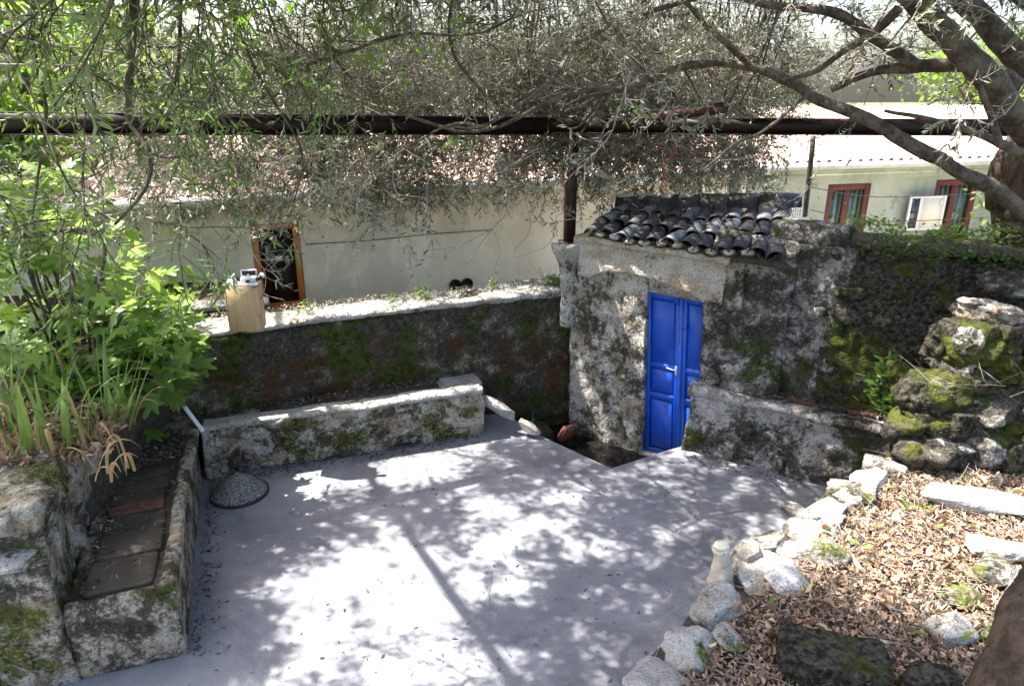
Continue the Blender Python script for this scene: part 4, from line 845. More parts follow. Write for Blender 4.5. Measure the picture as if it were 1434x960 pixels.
# litter on the wall
def ftpts(n, seed, dens=None, rot=0):
    rr_ = np.random.default_rng(seed); U = rr_.uniform(0, dd2[-1], n); v_ = .20 + rr_.uniform(0, 1, n) ** 1.1 * 2.5 - .16 * (rr_.uniform(0, 1, n) < .05)
    X = np.interp(U, dd2, FP[:, 0]) + v_ * .8; Y = np.interp(U, dd2, FP[:, 1]) - v_ * .6; Z = f_top(X, Y); return np.stack([X, Y, Z], 1)
pts = ftpts(50000, 31); cl_ = fbm(pts * np.array([1, 1, 0]), 2.3, 3, 77); pts = pts[(cl_ > -.95)]; pts[:, 2] += rng.uniform(.0, .035, len(pts))
litter('leaf_litter', pts, M['litter'], 'thick carpet of curled brown leaves on the rubble wall', 17, (.01, .04), .38, tilt=.6, curl=.5)
pts = ftpts(2000, 37); pts[:, 2] += rng.uniform(.01, .05, len(pts)); litter('leaf_litter', pts, M['litter_big'], 'larger whole dry leaves on top of the litter of the rubble wall', 27, (.03, .08), .36, tilt=.5, curl=.5)
pts = ftpts(3800, 33); pts[:, 2] += .03; strands('dry_twigs', pts, M['twig'], 'dry twigs lying among the leaves on the rubble wall', 18, (.04, .22), .0022, .2)
pts = ftpts(160, 35); pts[:, 2] += .05; litter('green_leaves', pts, M['weed'], 'a few fresh green leaves fallen on the brown litter', 19, (.05, .09), .35, tilt=.3)

# ------------------------------------------------------------ mossy boulders between wall and rubble
BO = [(1345, 590, 1.15, (.62, .5, .55), 301, 'moss_rock', 'big moss-green boulder at the right edge above the leaf litter'),
      (1430, 560, 1.35, (.6, .5, .6), 302, 'moss_rock', 'dark mossy boulder cut by the right edge of the photo'),
      (1300, 535, 1.2, (.5, .5, .4), 303, 'moss_rock', 'rounded mossy stone beside the fern at the right wall'),
      (1385, 480, 1.75, (.7, .5, .4), 304, 'moss_rock', 'mossy stone under the grey top rock at the right'),
      (1405, 435, 1.95, (.55, .4, .24), 305, 'rubble', 'grey angular rock on top of the mossy boulders'),
      (1365, 470, 1.85, (.22, .2, .2), 306, 'rubble', 'small grey stone just left of the top rock'),
      (1430, 385, 2.05, (.4, .4, .25), 307, 'right_wall', 'dark stone at the foot of the big olive trunk'),
      (1425, 650, 1.02, (.8, .5, .4), 308, 'moss_rock', 'low shaded mossy rock where the boulders meet the litter at the right')]
for x, y, z, sz, sd, mt, lb in BO:
    p = P3(x, y, z) - np.array([0, -sz[1] * .25, sz[2] * .25]); rock('boulder', tuple(p), sz, sd, M[mt], lb, 'boulder', rot=sd * .7, n=5, amp=.36, boxy=.6)
mk('rubble_bank', *wall_mesh([(3.45, 5.0), (4.4, 4.3), (5.6, 3.5)], 1.2, -.3, [1.1, 1.5, 1.7], step=.06, amp=.08, seed=141, rnd=.3, lump=.05), M['soil'], fw)
sbk = thing('stone_bank', (3.9, 4.7, 1.0), 'heap of rough mossy stones filling the corner between the right wall and the leaf litter', 'stone heap')
rb = random.Random(8)
for k in range(75):
    x = rb.uniform(1262, 1500); f_ = rb.random(); y = 640 - 185 * f_ * (1 if x > 1330 else .62); z = 1.02 + .85 * (640 - y) / 190; sz = rb.uniform(.16, .42)
    p = P3(x, y, z); rock('stone', tuple(p), (sz * 1.25, sz, sz * .75), 1200 + k, M[rb.choice(['moss_rock', 'moss_rock', 'dark_wall', 'dark_wall', 'right_wall'])], parent=sbk, rot=rb.uniform(0, 3), tilt=rb.uniform(-.3, .3), n=4, amp=.24, boxy=.72)
pts = np.array([P3(rng.uniform(1290, 1434), rng.uniform(500, 560), 1.6) for _ in range(34)]); strands('dry_grass', pts, M['twig'], 'dry grass strands curling over the mossy boulders', 20, (.1, .34), .0013, .45, 'grass')

pe = []
for _ in range(1100):
    q = random.random(); d_ = abs(random.gauss(0, .09))
    if q < .4: t_ = random.random(); pe.append((-2.76 + 2.45 * t_ + .34 * d_, 5.69 + .89 * t_ - .94 * d_, .004))
    elif q < .6: t_ = random.random(); pe.append((-2.05 - .7 * t_ + .94 * d_, 3.57 + 2.1 * t_, .004))
    elif q < .75: t_ = random.random(); pe.append((1.7 + 1. * t_ - .5 * d_, 6.22 - .6 * t_ - .86 * d_, .004))
    else: pe.append((random.uniform(-2, 2), random.uniform(3, 6), .004))
litter('leaf_litter', np.array(pe), M['litter_dark'], 'scattered dead leaves along the edges of the cement patio', 29, (.015, .05), .3, tilt=.2, up=.002)
# ------------------------------------------------------------ leaf plants
def blade(base, d, L, wd, droop, n=8, twist=0.):
    d = np.array(d, float); d /= np.linalg.norm(d); s = np.cross(d, up); s /= np.linalg.norm(s) + 1e-6; P = []; p = np.array(base, float); V = []
    for i in range(n + 1):
        t_ = i / n; wv = wd * (1 - t_ ** 2.2) * (.7 + .6 * t_ if t_ < .5 else 1.0) * .5 + .0008; nrm = np.cross(s, d); V += [p - s * wv, p + nrm * wv * .25, p + s * wv]
        p = p + d * L / n; d = d + np.array([0, 0, -droop * (t_ + .2) / n * 3]); d /= np.linalg.norm(d)
    F = []
    for i in range(n): a = i * 3; F += [[a, a + 1, a + 4, a + 3], [a + 1, a + 2, a + 5, a + 4]]
    return np.array(V), np.array(F)
def iris(cx, cy, cz, n, seed, label, hgt=.55, dry=.3):
    rr_ = random.Random(seed); th_ = thing('iris_plant', (cx, cy, cz), label, 'iris', 'irises on the left retaining wall')
    for k in range(n):
        a = rr_.uniform(0, 6.28); q = rr_.uniform(.05, .55); isdry = rr_.random() < dry; b = (cx + rr_.gauss(0, .07), cy + rr_.gauss(0, .07), cz - .02)
        d = (math.cos(a) * q, math.sin(a) * q, 1); L = rr_.uniform(.6, 1.15) * hgt
        V, F = blade(b, d, L, rr_.uniform(.028, .048) * (.7 if isdry else 1), rr_.uniform(1.2, 2.4) if isdry else rr_.uniform(.05, .8) * (1.8 if rr_.random() < .3 else .6))
        mk('leaf', V, F, M['iris_dry' if isdry else 'iris'], th_, True, np.full(len(V), rr_.random()))
k = 0
IR = [(45, 640, 20, .7, 'iris clump with arching green blades at the left end of the planted bed', .3), (110, 625, 16, .64, 'iris clump in the middle of the bed with dry curled leaves at its foot', .4), (10, 600, 18, .64, 'iris clump cut off by the left edge of the photo', .35),
      (165, 590, 18, .66, 'iris clump whose long blade leans out over the left bench', .25), (80, 560, 18, .6, 'iris clump at the back of the bed against the fig leaves', .2), (150, 660, 10, .4, 'iris clump hanging brown leaves over the edge of the retaining wall', .9)]
for x, y, n_, hg, lb, dr in IR: c = atZ(x, y, 1.08); iris(c[0], c[1], 1.07, n_, 40 + k, lb, hg, dr); k += 1
pts = quad_pts(atZ(0, 660, 1.09), atZ(150, 640, 1.09), atZ(200, 560, 1.09), atZ(0, 570, 1.09), 900, 12); pts = pts * 1; litter('leaf_litter', pts, M['litter'], 'brown curled leaves on the soil around the irises', 21, (.03, .1), .25, tilt=.6, curl=.5)

# fig: lobed leaves
def fig_leaf(seed):
    rr_ = np.random.default_rng(seed); lob = [(-150, .55), (-118, .34), (-95, .82), (-66, .42), (-42, .97), (-20, .5), (0, 1.12), (20, .5), (42, .97), (66, .42), (95, .82), (118, .34), (150, .55)]
    O = []
    for a, q in lob:
        q = q * rr_.uniform(.9, 1.1)
        if q > .6:
            for da, f in ((-8, .86), (0, 1.), (8, .86)): O.append((a + da, q * f))
        else: O.append((a, q))
    V = [(0, 0, 0)]; 
    for a, q in O:
        a = R(a); x = math.sin(a) * q * .5; y = math.cos(a) * q * .5 + .12
        V.append((x, y, -.18 * (x * x) * 2 - .12 * y * y + .03 * math.cos(a * 9)))
    n_ = len(O); F = [[0, i + 1, i] for i in range(1, n_)] ; F.append([0, 1, n_])
    return np.array(V), np.array(F)
fig = thing('fig_tree', (-3.9, 6.3, .3), 'bright green fig tree with big lobed leaves at the left above the irises', 'fig tree')
FL = []
for sd in range(6):
    V, F = fig_leaf(sd); me = npmesh('leaf', V, F, True, np.full(len(V), sd / 5)); me.materials.append(M['fig']); FL.append(me)
fb = []; stems = MB(); root = np.array([-4.0, 6.1, .35]); rf = np.random.default_rng(12)
tips = []
for k in range(64):
    x = rf.uniform(-30, 290); yy = rf.uniform(240, 560)
    if x > 110 and yy < 340: yy = rf.uniform(345, 540)
    if x > 180: yy = rf.uniform(380, 530)
    if x > 235: yy = rf.uniform(465, 530)
    Yd = rf.uniform(5.1, 7.6) if x < 170 else rf.uniform(5.0, 6.0)
    if yy > 470 and x < 200: Yd = rf.uniform(4.9, 5.6)
    tips.append(atY(x, yy, Yd))
nleaf = 0
for tp_ in tips:
    mid = root * .45 + tp_ * .55 + np.array([0, 0, .25]) + rf.normal(0, .08, 3); pth_ = smooth_path([root + rf.normal(0, .05, 3), mid, tp_], 6); stems.tube(pth_, np.linspace(.018, .005, len(pth_)), 6)
    for q in range(5 if nleaf < 300 else 0):
        if nleaf >= 300: break
        f = rf.uniform(.72, 1.0); p = pth_[int(f * (len(pth_) - 1))] + rf.normal(0, .07, 3); sc = rf.uniform(.2, .36); az = rf.uniform(0, 6.28)
        Mx = Matrix.Rotation(az, 3, 'Z') @ Matrix.Rotation(rf.normal(-.35, .45), 3, 'X') @ Matrix.Rotation(rf.normal(0, .4), 3, 'Y') @ Matrix.Scale(sc, 3)
        put('leaf', FL[nleaf % 6], fig, p, Mx); nleaf += 1
stems.obj('stems', M['bark'], fig, True)
Vs = []; Fs = []; Va = []; nv = 0
for q in range(620):
    tp_ = tips[q % len(tips)] + rf.normal(0, .24, 3) * np.array([1, 1, .8]); tp_[1] += rf.uniform(0, .7)
    X_, Y_, _f = proj(tp_)
    if X_ > 195 and (Y_ < 375 or X_ > 270): continue
    V, F = fig_leaf(q % 6); Mx = np.array(Matrix.Rotation(rf.uniform(0, 6.28), 3, 'Z') @ Matrix.Rotation(rf.normal(-.35, .5), 3, 'X') @ Matrix.Rotation(rf.normal(0, .4), 3, 'Y')) * rf.uniform(.16, .32)
    Vs.append(V @ Mx.T + tp_); Fs.append(F + nv); nv += len(V); Va.append(np.full(len(V), rf.random()))
mk('foliage', np.concatenate(Vs), np.concatenate(Fs), M['fig'], fig, True, np.concatenate(Va))['kind'] = 'stuff'

# ------------------------------------------------------------ olive sprays
def leaf_geo(base, d, s, L, W, fold=.22):
    u_ = np.cross(d, s); Q = [(0, 0, 0), (.3, .5, 1), (.7, .42, .8), (1, 0, -.2), (.7, -.42, .8), (.3, -.5, 1)]
    return np.array([base + d * L * a + s * W * b + u_ * (W * fold * c) - up * 0 for a, b, c in Q])
LQ = np.array([[0, 1, 2, 3], [0, 3, 4, 5]])
def spray(seed, L=.6, nsub=7, ll=.062, lw=.0125, leafy=1.0, step=.03, broad=False):
    rr_ = np.random.default_rng(seed); mb = MB(); LV = []; LA = []
    def stem(p, d, ln, rad, lev):
        n_ = 6 if lev else 9; P = [p]; c = rr_.normal(0, .35, 3)
        for i in range(n_):
            d = d + (c * .14 + rr_.normal(0, .13, 3) + np.array([0, 0, -.03])); d /= np.linalg.norm(d); P.append(P[-1] + d * ln / n_)
        P = np.array(P); mb.tube(P, np.linspace(rad, rad * .45, len(P)), 4 if lev else 5)
        return P
    def leaves(P, st):
        Ls = np.linalg.norm(np.diff(P, axis=0), axis=1).sum(); n_ = int(Ls / st)
        for i in range(n_):
            f = (i + rr_.uniform(0, .5)) / n_
            if f < .2: continue
            x_ = f * (len(P) - 1); a = int(x_); b = min(a + 1, len(P) - 1); p = P[a] + (P[b] - P[a]) * (x_ - a); dd_ = P[b] - P[max(a - 1, 0)]; dd_ = dd_ / (np.linalg.norm(dd_) + 1e-9)
            s = rr_.normal(0, 1, 3); s -= dd_ * (s @ dd_); s /= np.linalg.norm(s)
            for sg in (1, -1):
                if rr_.random() > leafy: continue
                d = dd_ * rr_.uniform(.6, 1.0) + s * sg * rr_.uniform(.5, 1.) + np.array([0, 0, rr_.normal(-.12, .25)]); d /= np.linalg.norm(d); w_ = np.cross(d, rr_.normal(0, 1, 3) + up * 1.2); w_ /= np.linalg.norm(w_)
                LV.append(leaf_geo(p, d, w_, ll * rr_.uniform(.6, 1.25), lw * rr_.uniform(.8, 1.2))); LA.append(rr_.random())
    M0 = stem(np.zeros(3), np.array([1., 0, 0]), L, .0042, 0); leaves(M0[4:], step * 1.3)
    for k in range(nsub):
        f = .15 + .8 * k / nsub; i = int(f * 9); p = M0[i]; d = M0[min(i + 1, 9)] - M0[i]; d /= np.linalg.norm(d); s = rr_.normal(0, 1, 3); s -= d * (s @ d); s /= np.linalg.norm(s)
        S = stem(p, d * .75 + s * .75, L * rr_.uniform(.28, .52), .0024, 1); leaves(S, step)
    V, F = mb.get(); LV = np.array(LV).reshape(-1, 3) if LV else np.zeros((0, 3)); nl = len(LV) // 6
    LF = (np.arange(nl)[:, None, None] * 6 + LQ[None]).reshape(-1, 4); return V, F, LV, LF, np.repeat(LA, 6)
TEMPL = [spray(s, .62, 7) for s in range(8)] + [spray(20 + s, .7, 7, leafy=.22) for s in range(4)]       # last four mostly bare
NEAR = [spray(40 + s, .5, 5, .07, .0145, .85, .036) for s in range(5)]
def rotmats(D, roll):
    D = D / np.linalg.norm(D, axis=1)[:, None]; ref = np.tile(up, (len(D), 1)); S = np.cross(D, ref); S /= np.linalg.norm(S, axis=1)[:, None] + 1e-6; U = np.cross(S, D); c = np.cos(roll)[:, None]; s = np.sin(roll)[:, None]
    return np.stack([D, S * c + U * s, U * c - S * s], -1)
def scatter(templs, P, D, sc, seed):
    r_ = np.random.default_rng(seed); idx = r_.integers(0, len(templs), len(P)); RM = rotmats(D, r_.uniform(0, 6.28, len(P))) * sc[:, None, None]
    WV, WF, LV, LF, LA = [], [], [], [], []; nw = nl = 0
    for t_, (V, F, lv, lf, la) in enumerate(templs):
        m = np.where(idx == t_)[0]
        if not len(m): continue
        X = np.einsum('kij,nj->kni', RM[m], V) + P[m][:, None]; WV.append(X.reshape(-1, 3)); WF.append((F[None] + (np.arange(len(m)) * len(V))[:, None, None] + nw).reshape(-1, 4)); nw += len(V) * len(m)
        if len(lv):
            X = np.einsum('kij,nj->kni', RM[m], lv) + P[m][:, None]; LV.append(X.reshape(-1, 3)); LF.append((lf[None] + (np.arange(len(m)) * len(lv))[:, None, None] + nl).reshape(-1, 4)); nl += len(lv) * len(m)
            LA.append(np.mod(np.tile(la, len(m)) * .85 + np.repeat(r_.uniform(0, .15, len(m)), len(lv)), 1))
    return np.concatenate(WV), np.concatenate(WF), np.concatenate(LV), np.concatenate(LF), np.concatenate(LA)

# lower outline of the crown as seen from the courtyard steps (pixel rows of the photograph, used only to shape the crown)
YB = ([-300, 0, 150, 250, 330, 430, 520, 600, 700, 800, 870, 960, 1050, 1120, 1200, 1300, 1400, 1600], [330, 330, 320, 322, 305, 290, 305, 275, 262, 262, 268, 262, 248, 215, 150, 120, 90, 60])
def sunfoot(P, z): k_ = (P[:, 2] - z); return P[:, 0] - k_ * KX, P[:, 1] - k_ * KY
def inpoly(x, y, poly):
    r_ = np.zeros(len(x), bool); n_ = len(poly); j = n_ - 1
    for i in range(n_):
        xi, yi = poly[i]; xj, yj = poly[j]; c = ((yi > y) != (yj > y)) & (x < (xj - xi) * (y - yi) / (yj - yi + 1e-12) + xi); r_ ^= c; j = i
    return r_
def zpoly(px, z): return [tuple(atZ(x, y, z)[:2]) for x, y in px]
LIT = [  # (height, outline in plan, probability that a spray may stand in the light there)
    (0., zpoly([(395, 672), (560, 640), (690, 618), (700, 640), (640, 690), (560, 700), (430, 700)], 0), .03),
    (0., zpoly([(380, 930), (365, 860), (420, 800), (500, 745), (600, 735), (680, 830), (700, 960), (520, 1000)], 0), .04),
    (0., zpoly([(430, 700), (560, 700), (600, 735), (500, 745), (400, 790), (380, 740)], 0), .3),
    (1.3, [(-3.0, 5.9), (-1.6, 6.4), (.7, 7.25), (.6, 7.9), (-1.6, 7.1), (-3.2, 6.5)], .04),
    (.5, [(-2.8, 5.65), (-.2, 6.55), (-.35, 6.85), (-2.9, 5.95)], .1),
    (1.8, [(-5.4, 4.9), (-3.2, 4.9), (-2.6, 5.3), (-2.9, 6.6), (-3.4, 8), (-5.4, 8)], .12),
    (1.0, [(-3.9, 3.1), (-2.9, 3.5), (-2.8, 4.6), (-3.9, 4.9)], .3),
    (1.0, zpoly([(960, 850), (1180, 620), (1460, 590), (1650, 800), (1420, 985), (1200, 905), (1010, 850)], 1.0), .02),
    (2.2, [(3.5, 11), (9, 11), (9, 15), (3.5, 15)], 0.),
    (.3, [(1.25, 6.25), (1.8, 6.15), (1.8, 6.7), (1.3, 6.85)], .2), (.8, [(1.35, 6.35), (1.6, 6.3), (1.6, 6.65), (1.35, 6.7)], .3),
]
def accept(P, r_):
    pr = np.ones(len(P))
    for z, poly, p in LIT:
        fx, fy = sunfoot(P, z); pr = np.where(inpoly(fx, fy, poly), np.minimum(pr, p), pr)
    return r_.uniform(0, 1, len(P)) < pr
ra = np.random.default_rng(99)
def region(n_, x0, x1, Y0, Y1, ymin=-220, lift=0):
    x = ra.uniform(x0, x1, n_); yb = np.interp(x, *YB) - lift; y = ymin + (yb - ymin) * ra.uniform(0, 1, n_) ** .8; Yd = ra.uniform(Y0, Y1, n_); return np.array([atY(a, b, c) for a, b, c in zip(x, y, Yd)])
def region2(n_, x0, x1, Y0, Y1, y0, lift=0, y1=None):
    x = ra.uniform(x0, x1, n_); yb = np.interp(x, *YB) - lift if y1 is None else np.full(n_, float(y1)); y = y0 + (yb - y0) * ra.uniform(0, 1, n_); Yd = ra.uniform(Y0, Y1, n_); return np.array([atY(a, b, c) for a, b, c in zip(x, y, Yd)])
A1 = np.concatenate([region2(200, 420, 1060, 4.6, 6.8, -170, y1=105), region2(650, 380, 1090, 7.2, 9.6, -150, y1=120), region2(90, 1060, 1500, 4.6, 6.6, -170, y1=110), region2(1350, 360, 1075, 7.6, 9.4, 60, 34), region2(60, 1040, 1250, 7.6, 9.0, 40, 60), region2(400, 100, 480, 6.4, 8.2, 60, 44), region2(430, 150, 1060, 7.5, 9.0, 165, 40)])
A2 = np.concatenate([region2(46, -150, 330, 2.5, 3.5, -140, y1=110), region2(20, -150, 330, 2.8, 3.8, 200, y1=330), region2(130, -150, 480, 3.8, 5.0, -160, y1=115), region2(120, -150, 330, 6.2, 8.0, 60, 30)])
def clump(P, th, z=0., sc=2.6):
    fx, fy = sunfoot(P, z); return fbm(np.stack([fx, fy, fx * 0], 1), sc, 2, 314) > th
A1 = A1[accept(A1, ra) & ((clump(A1, -.12)) | (A1[:, 1] > 7.2))]; A2 = A2[accept(A2, ra)]
# crown overhead, above the frame: sprays added and thinned to shape the courtyard's shade
def shade(n_, poly, z, z0=4.3, z1=6.3):
    xs_ = [p[0] for p in poly]; ys_ = [p[1] for p in poly]; x = ra.uniform(min(xs_), max(xs_), n_); y = ra.uniform(min(ys_), max(ys_), n_); m = inpoly(x, y, poly); x, y = x[m], y[m]; h = ra.uniform(z0, z1, len(x)); return np.stack([x + (h - z) * KX, y + (h - z) * KY, h], 1)
SH = np.concatenate([
    shade(900, [(-2.5, -1.5), (4.5, -1.5), (4.5, 2.0), (2.6, 2.5), (1.0, 2.75), (-2.5, 2.9)], .9, 4.8, 6.4),  # unseen sprays added to cut the sky light near the camera
    shade(500, zpoly([(150, 1000), (372, 960), (372, 720), (300, 640), (150, 640)], 0), 0),
    shade(800, [(.3, 1.3), (2.6, 1.3), (2.2, 2.55), (1.0, 2.75), (.5, 2.75)], 1.0),  # unseen sprays added to cast the deep shade on the near rubble wall
    shade(420, [(1.6, 5.2), (5.2, 3.6), (5.4, 5.2), (2, 7.2)], 1.6) ])
SH = SH[accept(SH, ra)]; SH = SH[clump(SH, -.12) | (SH[:, 0] - SH[:, 2] * KX < -2.0) | (SH[:, 1] - (SH[:, 2] - 1) * KY < 2.7)]; yx, yy, fw_ = proj(SH); vis = (yy > -60) & (yy < 960) & (yx > -80) & (yx < 1520) & (fw_ > 0); SH = SH[~vis | (yy < 40)]
SG = np.concatenate([shade(17000, [(-2.2, 3.0), (3.2, 3.0), (3.4, 5.6), (1.6, 7.0), (.2, 6.75), (-1.9, 5.6)], 0, 3.8, 5.0)])
def lit_at(P):
    fx, fy = sunfoot(P, 0); a = inpoly(fx, fy, zpoly([(395, 672), (560, 640), (690, 618), (700, 640), (650, 668), (560, 685), (430, 700)], 0)); b = inpoly(fx, fy, zpoly([(395, 935), (372, 860), (430, 800), (510, 755), (590, 745), (670, 830), (690, 960), (520, 1000)], 0)); return a, b
la_, lb_ = lit_at(SG); fx_, fy_ = sunfoot(SG, 0); nz_ = np.where(fx_ > .1, fbm(np.stack([fx_, fy_, fx_ * 0], 1), 8.5, 2, 911), fbm(np.stack([fx_, fy_, fx_ * 0], 1), 6.0, 2, 909)); big_ = fbm(np.stack([fx_, fy_, fx_ * 0], 1), .8, 2, 919)
keep = (nz_ + .25 * big_ > np.where(fx_ < -.4, -.12, .06)) & ~la_ & (~lb_ | (ra.uniform(0, 1, len(SG)) < .03))
pz = np.ones(len(SG), bool)
for z_, poly_, p_ in LIT[3:]:
    a_, b_ = sunfoot(SG, z_); pz &= ~inpoly(a_, b_, poly_)
SG = SG[keep & pz]
S2 = np.concatenate([shade(9000, zpoly([(100, 1000), (345, 960), (362, 860), (372, 760), (350, 700), (300, 640), (120, 620)], 0), 0, 3.9, 5.4), shade(7500, [(.2, 1.3), (2.7, 1.3), (2.2, 2.42), (1.7, 2.62), (1.0, 2.86), (.5, 2.85)], 1.0, 4.2, 5.8), shade(4200, [(2.9, 5.0), (5.2, 3.6), (5.4, 5.2), (3, 6.2)], 1.6, 4.4, 5.6)])  # more unseen sprigs, added to deepen the shade in these areas
a_, b_ = sunfoot(S2, 1.0); S2 = S2[(fbm(np.stack([a_, b_, a_ * 0], 1), 4.0, 2, 77) > -.35) | (b_ < 2.9)]; SG = np.concatenate([SG, S2]); yx, yy, fw_ = proj(SG); SG = SG[(yy < -20) | (fw_ < 0)]
ol = thing('olive_tree', (4.45, 5.75, 1.9), 'old olive tree at the right edge, its grey-leaved crown hanging over the courtyard', 'olive tree')
def limb(pts, r0, r1, name='limb', mat='bark', n=12, parent=None, sd=0, k=7):
    P = smooth_path(pts, k); P = P + vfbm(P + sd, 2.2, 3, 200 + sd) * .02 * (r0 / .05 if r0 > .05 else .7); rad = np.linspace(r0, r1, len(P)) * (1 + .10 * fbm(P, 5, 2, sd)); V, F = tube(P, rad, n); V = V + vfbm(V, 9, 3, sd) * r0 * .09
    mk(name, V, F, M[mat], parent or ol); return P
Y5 = 5.7; LP = []
LP.append(limb([(4.31, 5.75, 1.6), (4.32, 5.75, 2.2), (4.33, 5.75, 2.8), (4.5, 5.6, 3.4)], .36, .31, 'trunk', 'bark_dark', 28, sd=1))
LP.append(limb([atY(1470, 230, 5.3), atY(1400, 125, 5.1), atY(1330, 55, 5.0), atY(1270, -15, 4.9), atY(1180, -120, 4.8), (.9, 4.6, 4.9)], .10, .055, sd=2, n=16))
LP.append(limb([atY(1480, 130, 5.6), atY(1410, 60, 5.6), atY(1345, -20, 5.6), atY(1280, -140, 5.6)], .10, .065, sd=3, n=16))
LP.append(limb([atY(1440, 300, 5.3), atY(1385, 262, 5.3), atY(1330, 232, 5.3), atY(1270, 198, 5.35), atY(1215, 165, 5.4), atY(1150, 138, 5.5), atY(1085, 100, 5.6), atY(1030, 88, 5.7), atY(955, 92, 5.8), atY(870, 125, 5.9), atY(790, 135, 5.8), atY(700, 178, 5.6), atY(640, 183, 5.4)], .062, .009, sd=4))
LP.append(limb([atY(1425, 120, 5.2), atY(1365, 95, 5.2), atY(1285, 92, 5.3), atY(1225, 100, 5.4), atY(1165, 125, 5.5)], .06, .022, sd=5))
LP.append(limb([atY(1290, 95, 5.3), atY(1230, 55, 5.3), atY(1170, 20, 5.4), atY(1090, 8, 5.5), atY(1010, -5, 5.6), atY(900, 20, 5.7)], .042, .016, sd=6))
LP.append(limb([atY(1260, 10, 5.2), atY(1225, 45, 5.2), atY(1180, 72, 5.3), atY(1140, 100, 5.4), atY(1095, 112, 5.5)], .034, .014, sd=7))
LP.append(limb([atY(1430, 215, 5.1), atY(1380, 190, 5.1), atY(1330, 175, 5.2), atY(1240, 155, 5.3)], .034, .012, sd=8))
LP.append(limb([atY(1400, 205, 5.0), atY(1385, 160, 5.0), atY(1370, 120, 5.0)], .026, .018, sd=9))
LP.append(limb([atY(1060, 100, 5.6), atY(1020, 60, 5.6), atY(980, 25, 5.6), atY(930, -30, 5.6)], .026, .016, sd=10))
LP.append(limb([atY(1130, 135, 5.5), atY(1070, 180, 5.0), atY(1025, 205, 4.8), atY(980, 243, 4.6)], .013, .006, sd=11))
# overhead limbs above the frame
LP.append(limb([(4.5, 5.6, 3.4), (3.0, 6.4, 4.7), (.6, 7.4, 5.2), (-2.0, 8.2, 5.3), (-4.2, 8.8, 4.9)], .12, .03, sd=12))
a = np.array([-1.38, 5.91, 0]) + np.array([KX, KY, 1]) * 5.0; b = np.array([.01, 3.34, 0]) + np.array([KX, KY, 1]) * 5.0
LP.append(limb([(1.6, .6, 4.8), b + (b - a) * .25, b, a * .3 + b * .7, a * .6 + b * .4, a, a + (a - b) * .3 + np.array([0, 0, .3])], .05, .036, sd=13))  # unseen limb, added to cast the straight shadow stripe across the patio
LP.append(limb([(4.5, 5.6, 3.4), (3.6, 3.6, 4.6), (1.6, .6, 4.8), (-.8, .4, 4.9)], .15, .05, sd=14))
LP.append(limb([atY(195, -170, 3.4), atY(190, 0, 3.3), atY(184, 80, 3.25), atY(180, 165, 3.2), atY(208, 215, 3.15), atY(204, 262, 3.1), atY(160, 315, 3.0)], .022, .006, sd=15))
LP.append(limb([atY(210, 218, 3.15), atY(245, 225, 3.1), atY(282, 220, 3.1)], .008, .004, sd=16))
LP.append(limb([(-.8, .4, 4.9), (-1.2, 2., 4.7), atY(195, -170, 3.4)], .05, .022, sd=17))
LP.append(limb([atY(60, -120, 3.3), atY(45, 60, 3.4), atY(62, 160, 3.5), atY(52, 260, 3.5), atY(40, 330, 3.5)], .011, .004, sd=18))
LP.append(limb([atY(255, -120, 3.6), atY(256, 60, 3.6), atY(238, 150, 3.6), atY(212, 195, 3.6)], .01, .005, sd=19))
LP.append(limb([atY(290, -80, 4.0), atY(330, 40, 4.0), atY(372, 130, 4.0), atY(420, 215, 4.0), atY(412, 290, 4.0)], .011, .004, sd=20))
LP.append(limb([atY(640, -80, 4.8), atY(632, 60, 4.8), atY(690, 150, 4.6), atY(690, 170, 4.5)], .013, .006, sd=21))
LP.append(limb([atY(800, 60, 4.6), atY(770, 110, 4.4), atY(690, 170, 4.2), atY(630, 178, 4.1)], .014, .006, sd=22))
LP.append(limb([atY(430, 95, 4.4), atY(560, 52, 4.4), atY(660, 50, 4.4), atY(720, 25, 4.4)], .010, .006, sd=23))
ALLP = np.concatenate(LP[1:])
# secondary boughs: from the limbs to nodes, and thin twigs from the nodes to each spray
allS = np.concatenate([A1, A2, SH]); nodes = allS[ra.choice(len(allS), 190, replace=False)] + ra.normal(0, .1, (190, 3))
bo_, vx = MB(), []
for nd in nodes:
    q = ALLP[np.argmin(((ALLP - nd) ** 2).sum(1))]; mid = (q + nd) / 2 + ra.normal(0, .10, 3) + up * .08; P = smooth_path([q, mid, nd], 5); bo_.tube(P, np.linspace(.015, .006, len(P)), 6)
BV = np.concatenate(bo_.V)[::7]
b_o = bo_.obj('boughs', M['bark'], ol, True); b_o['kind'] = 'stuff'
tw = MB()
D = np.zeros_like(allS)
for i, s in enumerate(allS):
    dq = ((BV - s) ** 2).sum(1); q = BV[np.argsort(dq)[int(abs(ra.normal()) * 6)]]; d = s - q; L = np.linalg.norm(d) + 1e-6; D[i] = d / L + ra.normal(0, .45, 3) + np.array([-.25, 0, -.22 if i < len(A1) else -.35])
    if i < len(A1) + len(A2) and L < .62: 
        P = [q, (q + s) / 2 + ra.normal(0, .05, 3), s]; tw.tube(P, [.0055, .0045, .0035], 4)
W1 = scatter(TEMPL[:7] + TEMPL[-4:], allS[:len(A1)], D[:len(A1)], ra.uniform(.75, 1.15, len(A1)), 1)
W2 = scatter(NEAR + TEMPL[-2:], allS[len(A1):len(A1) + len(A2)], D[len(A1):len(A1) + len(A2)] - np.array([0, 0, .35]), ra.uniform(.7, 1.1, len(A2)), 2)
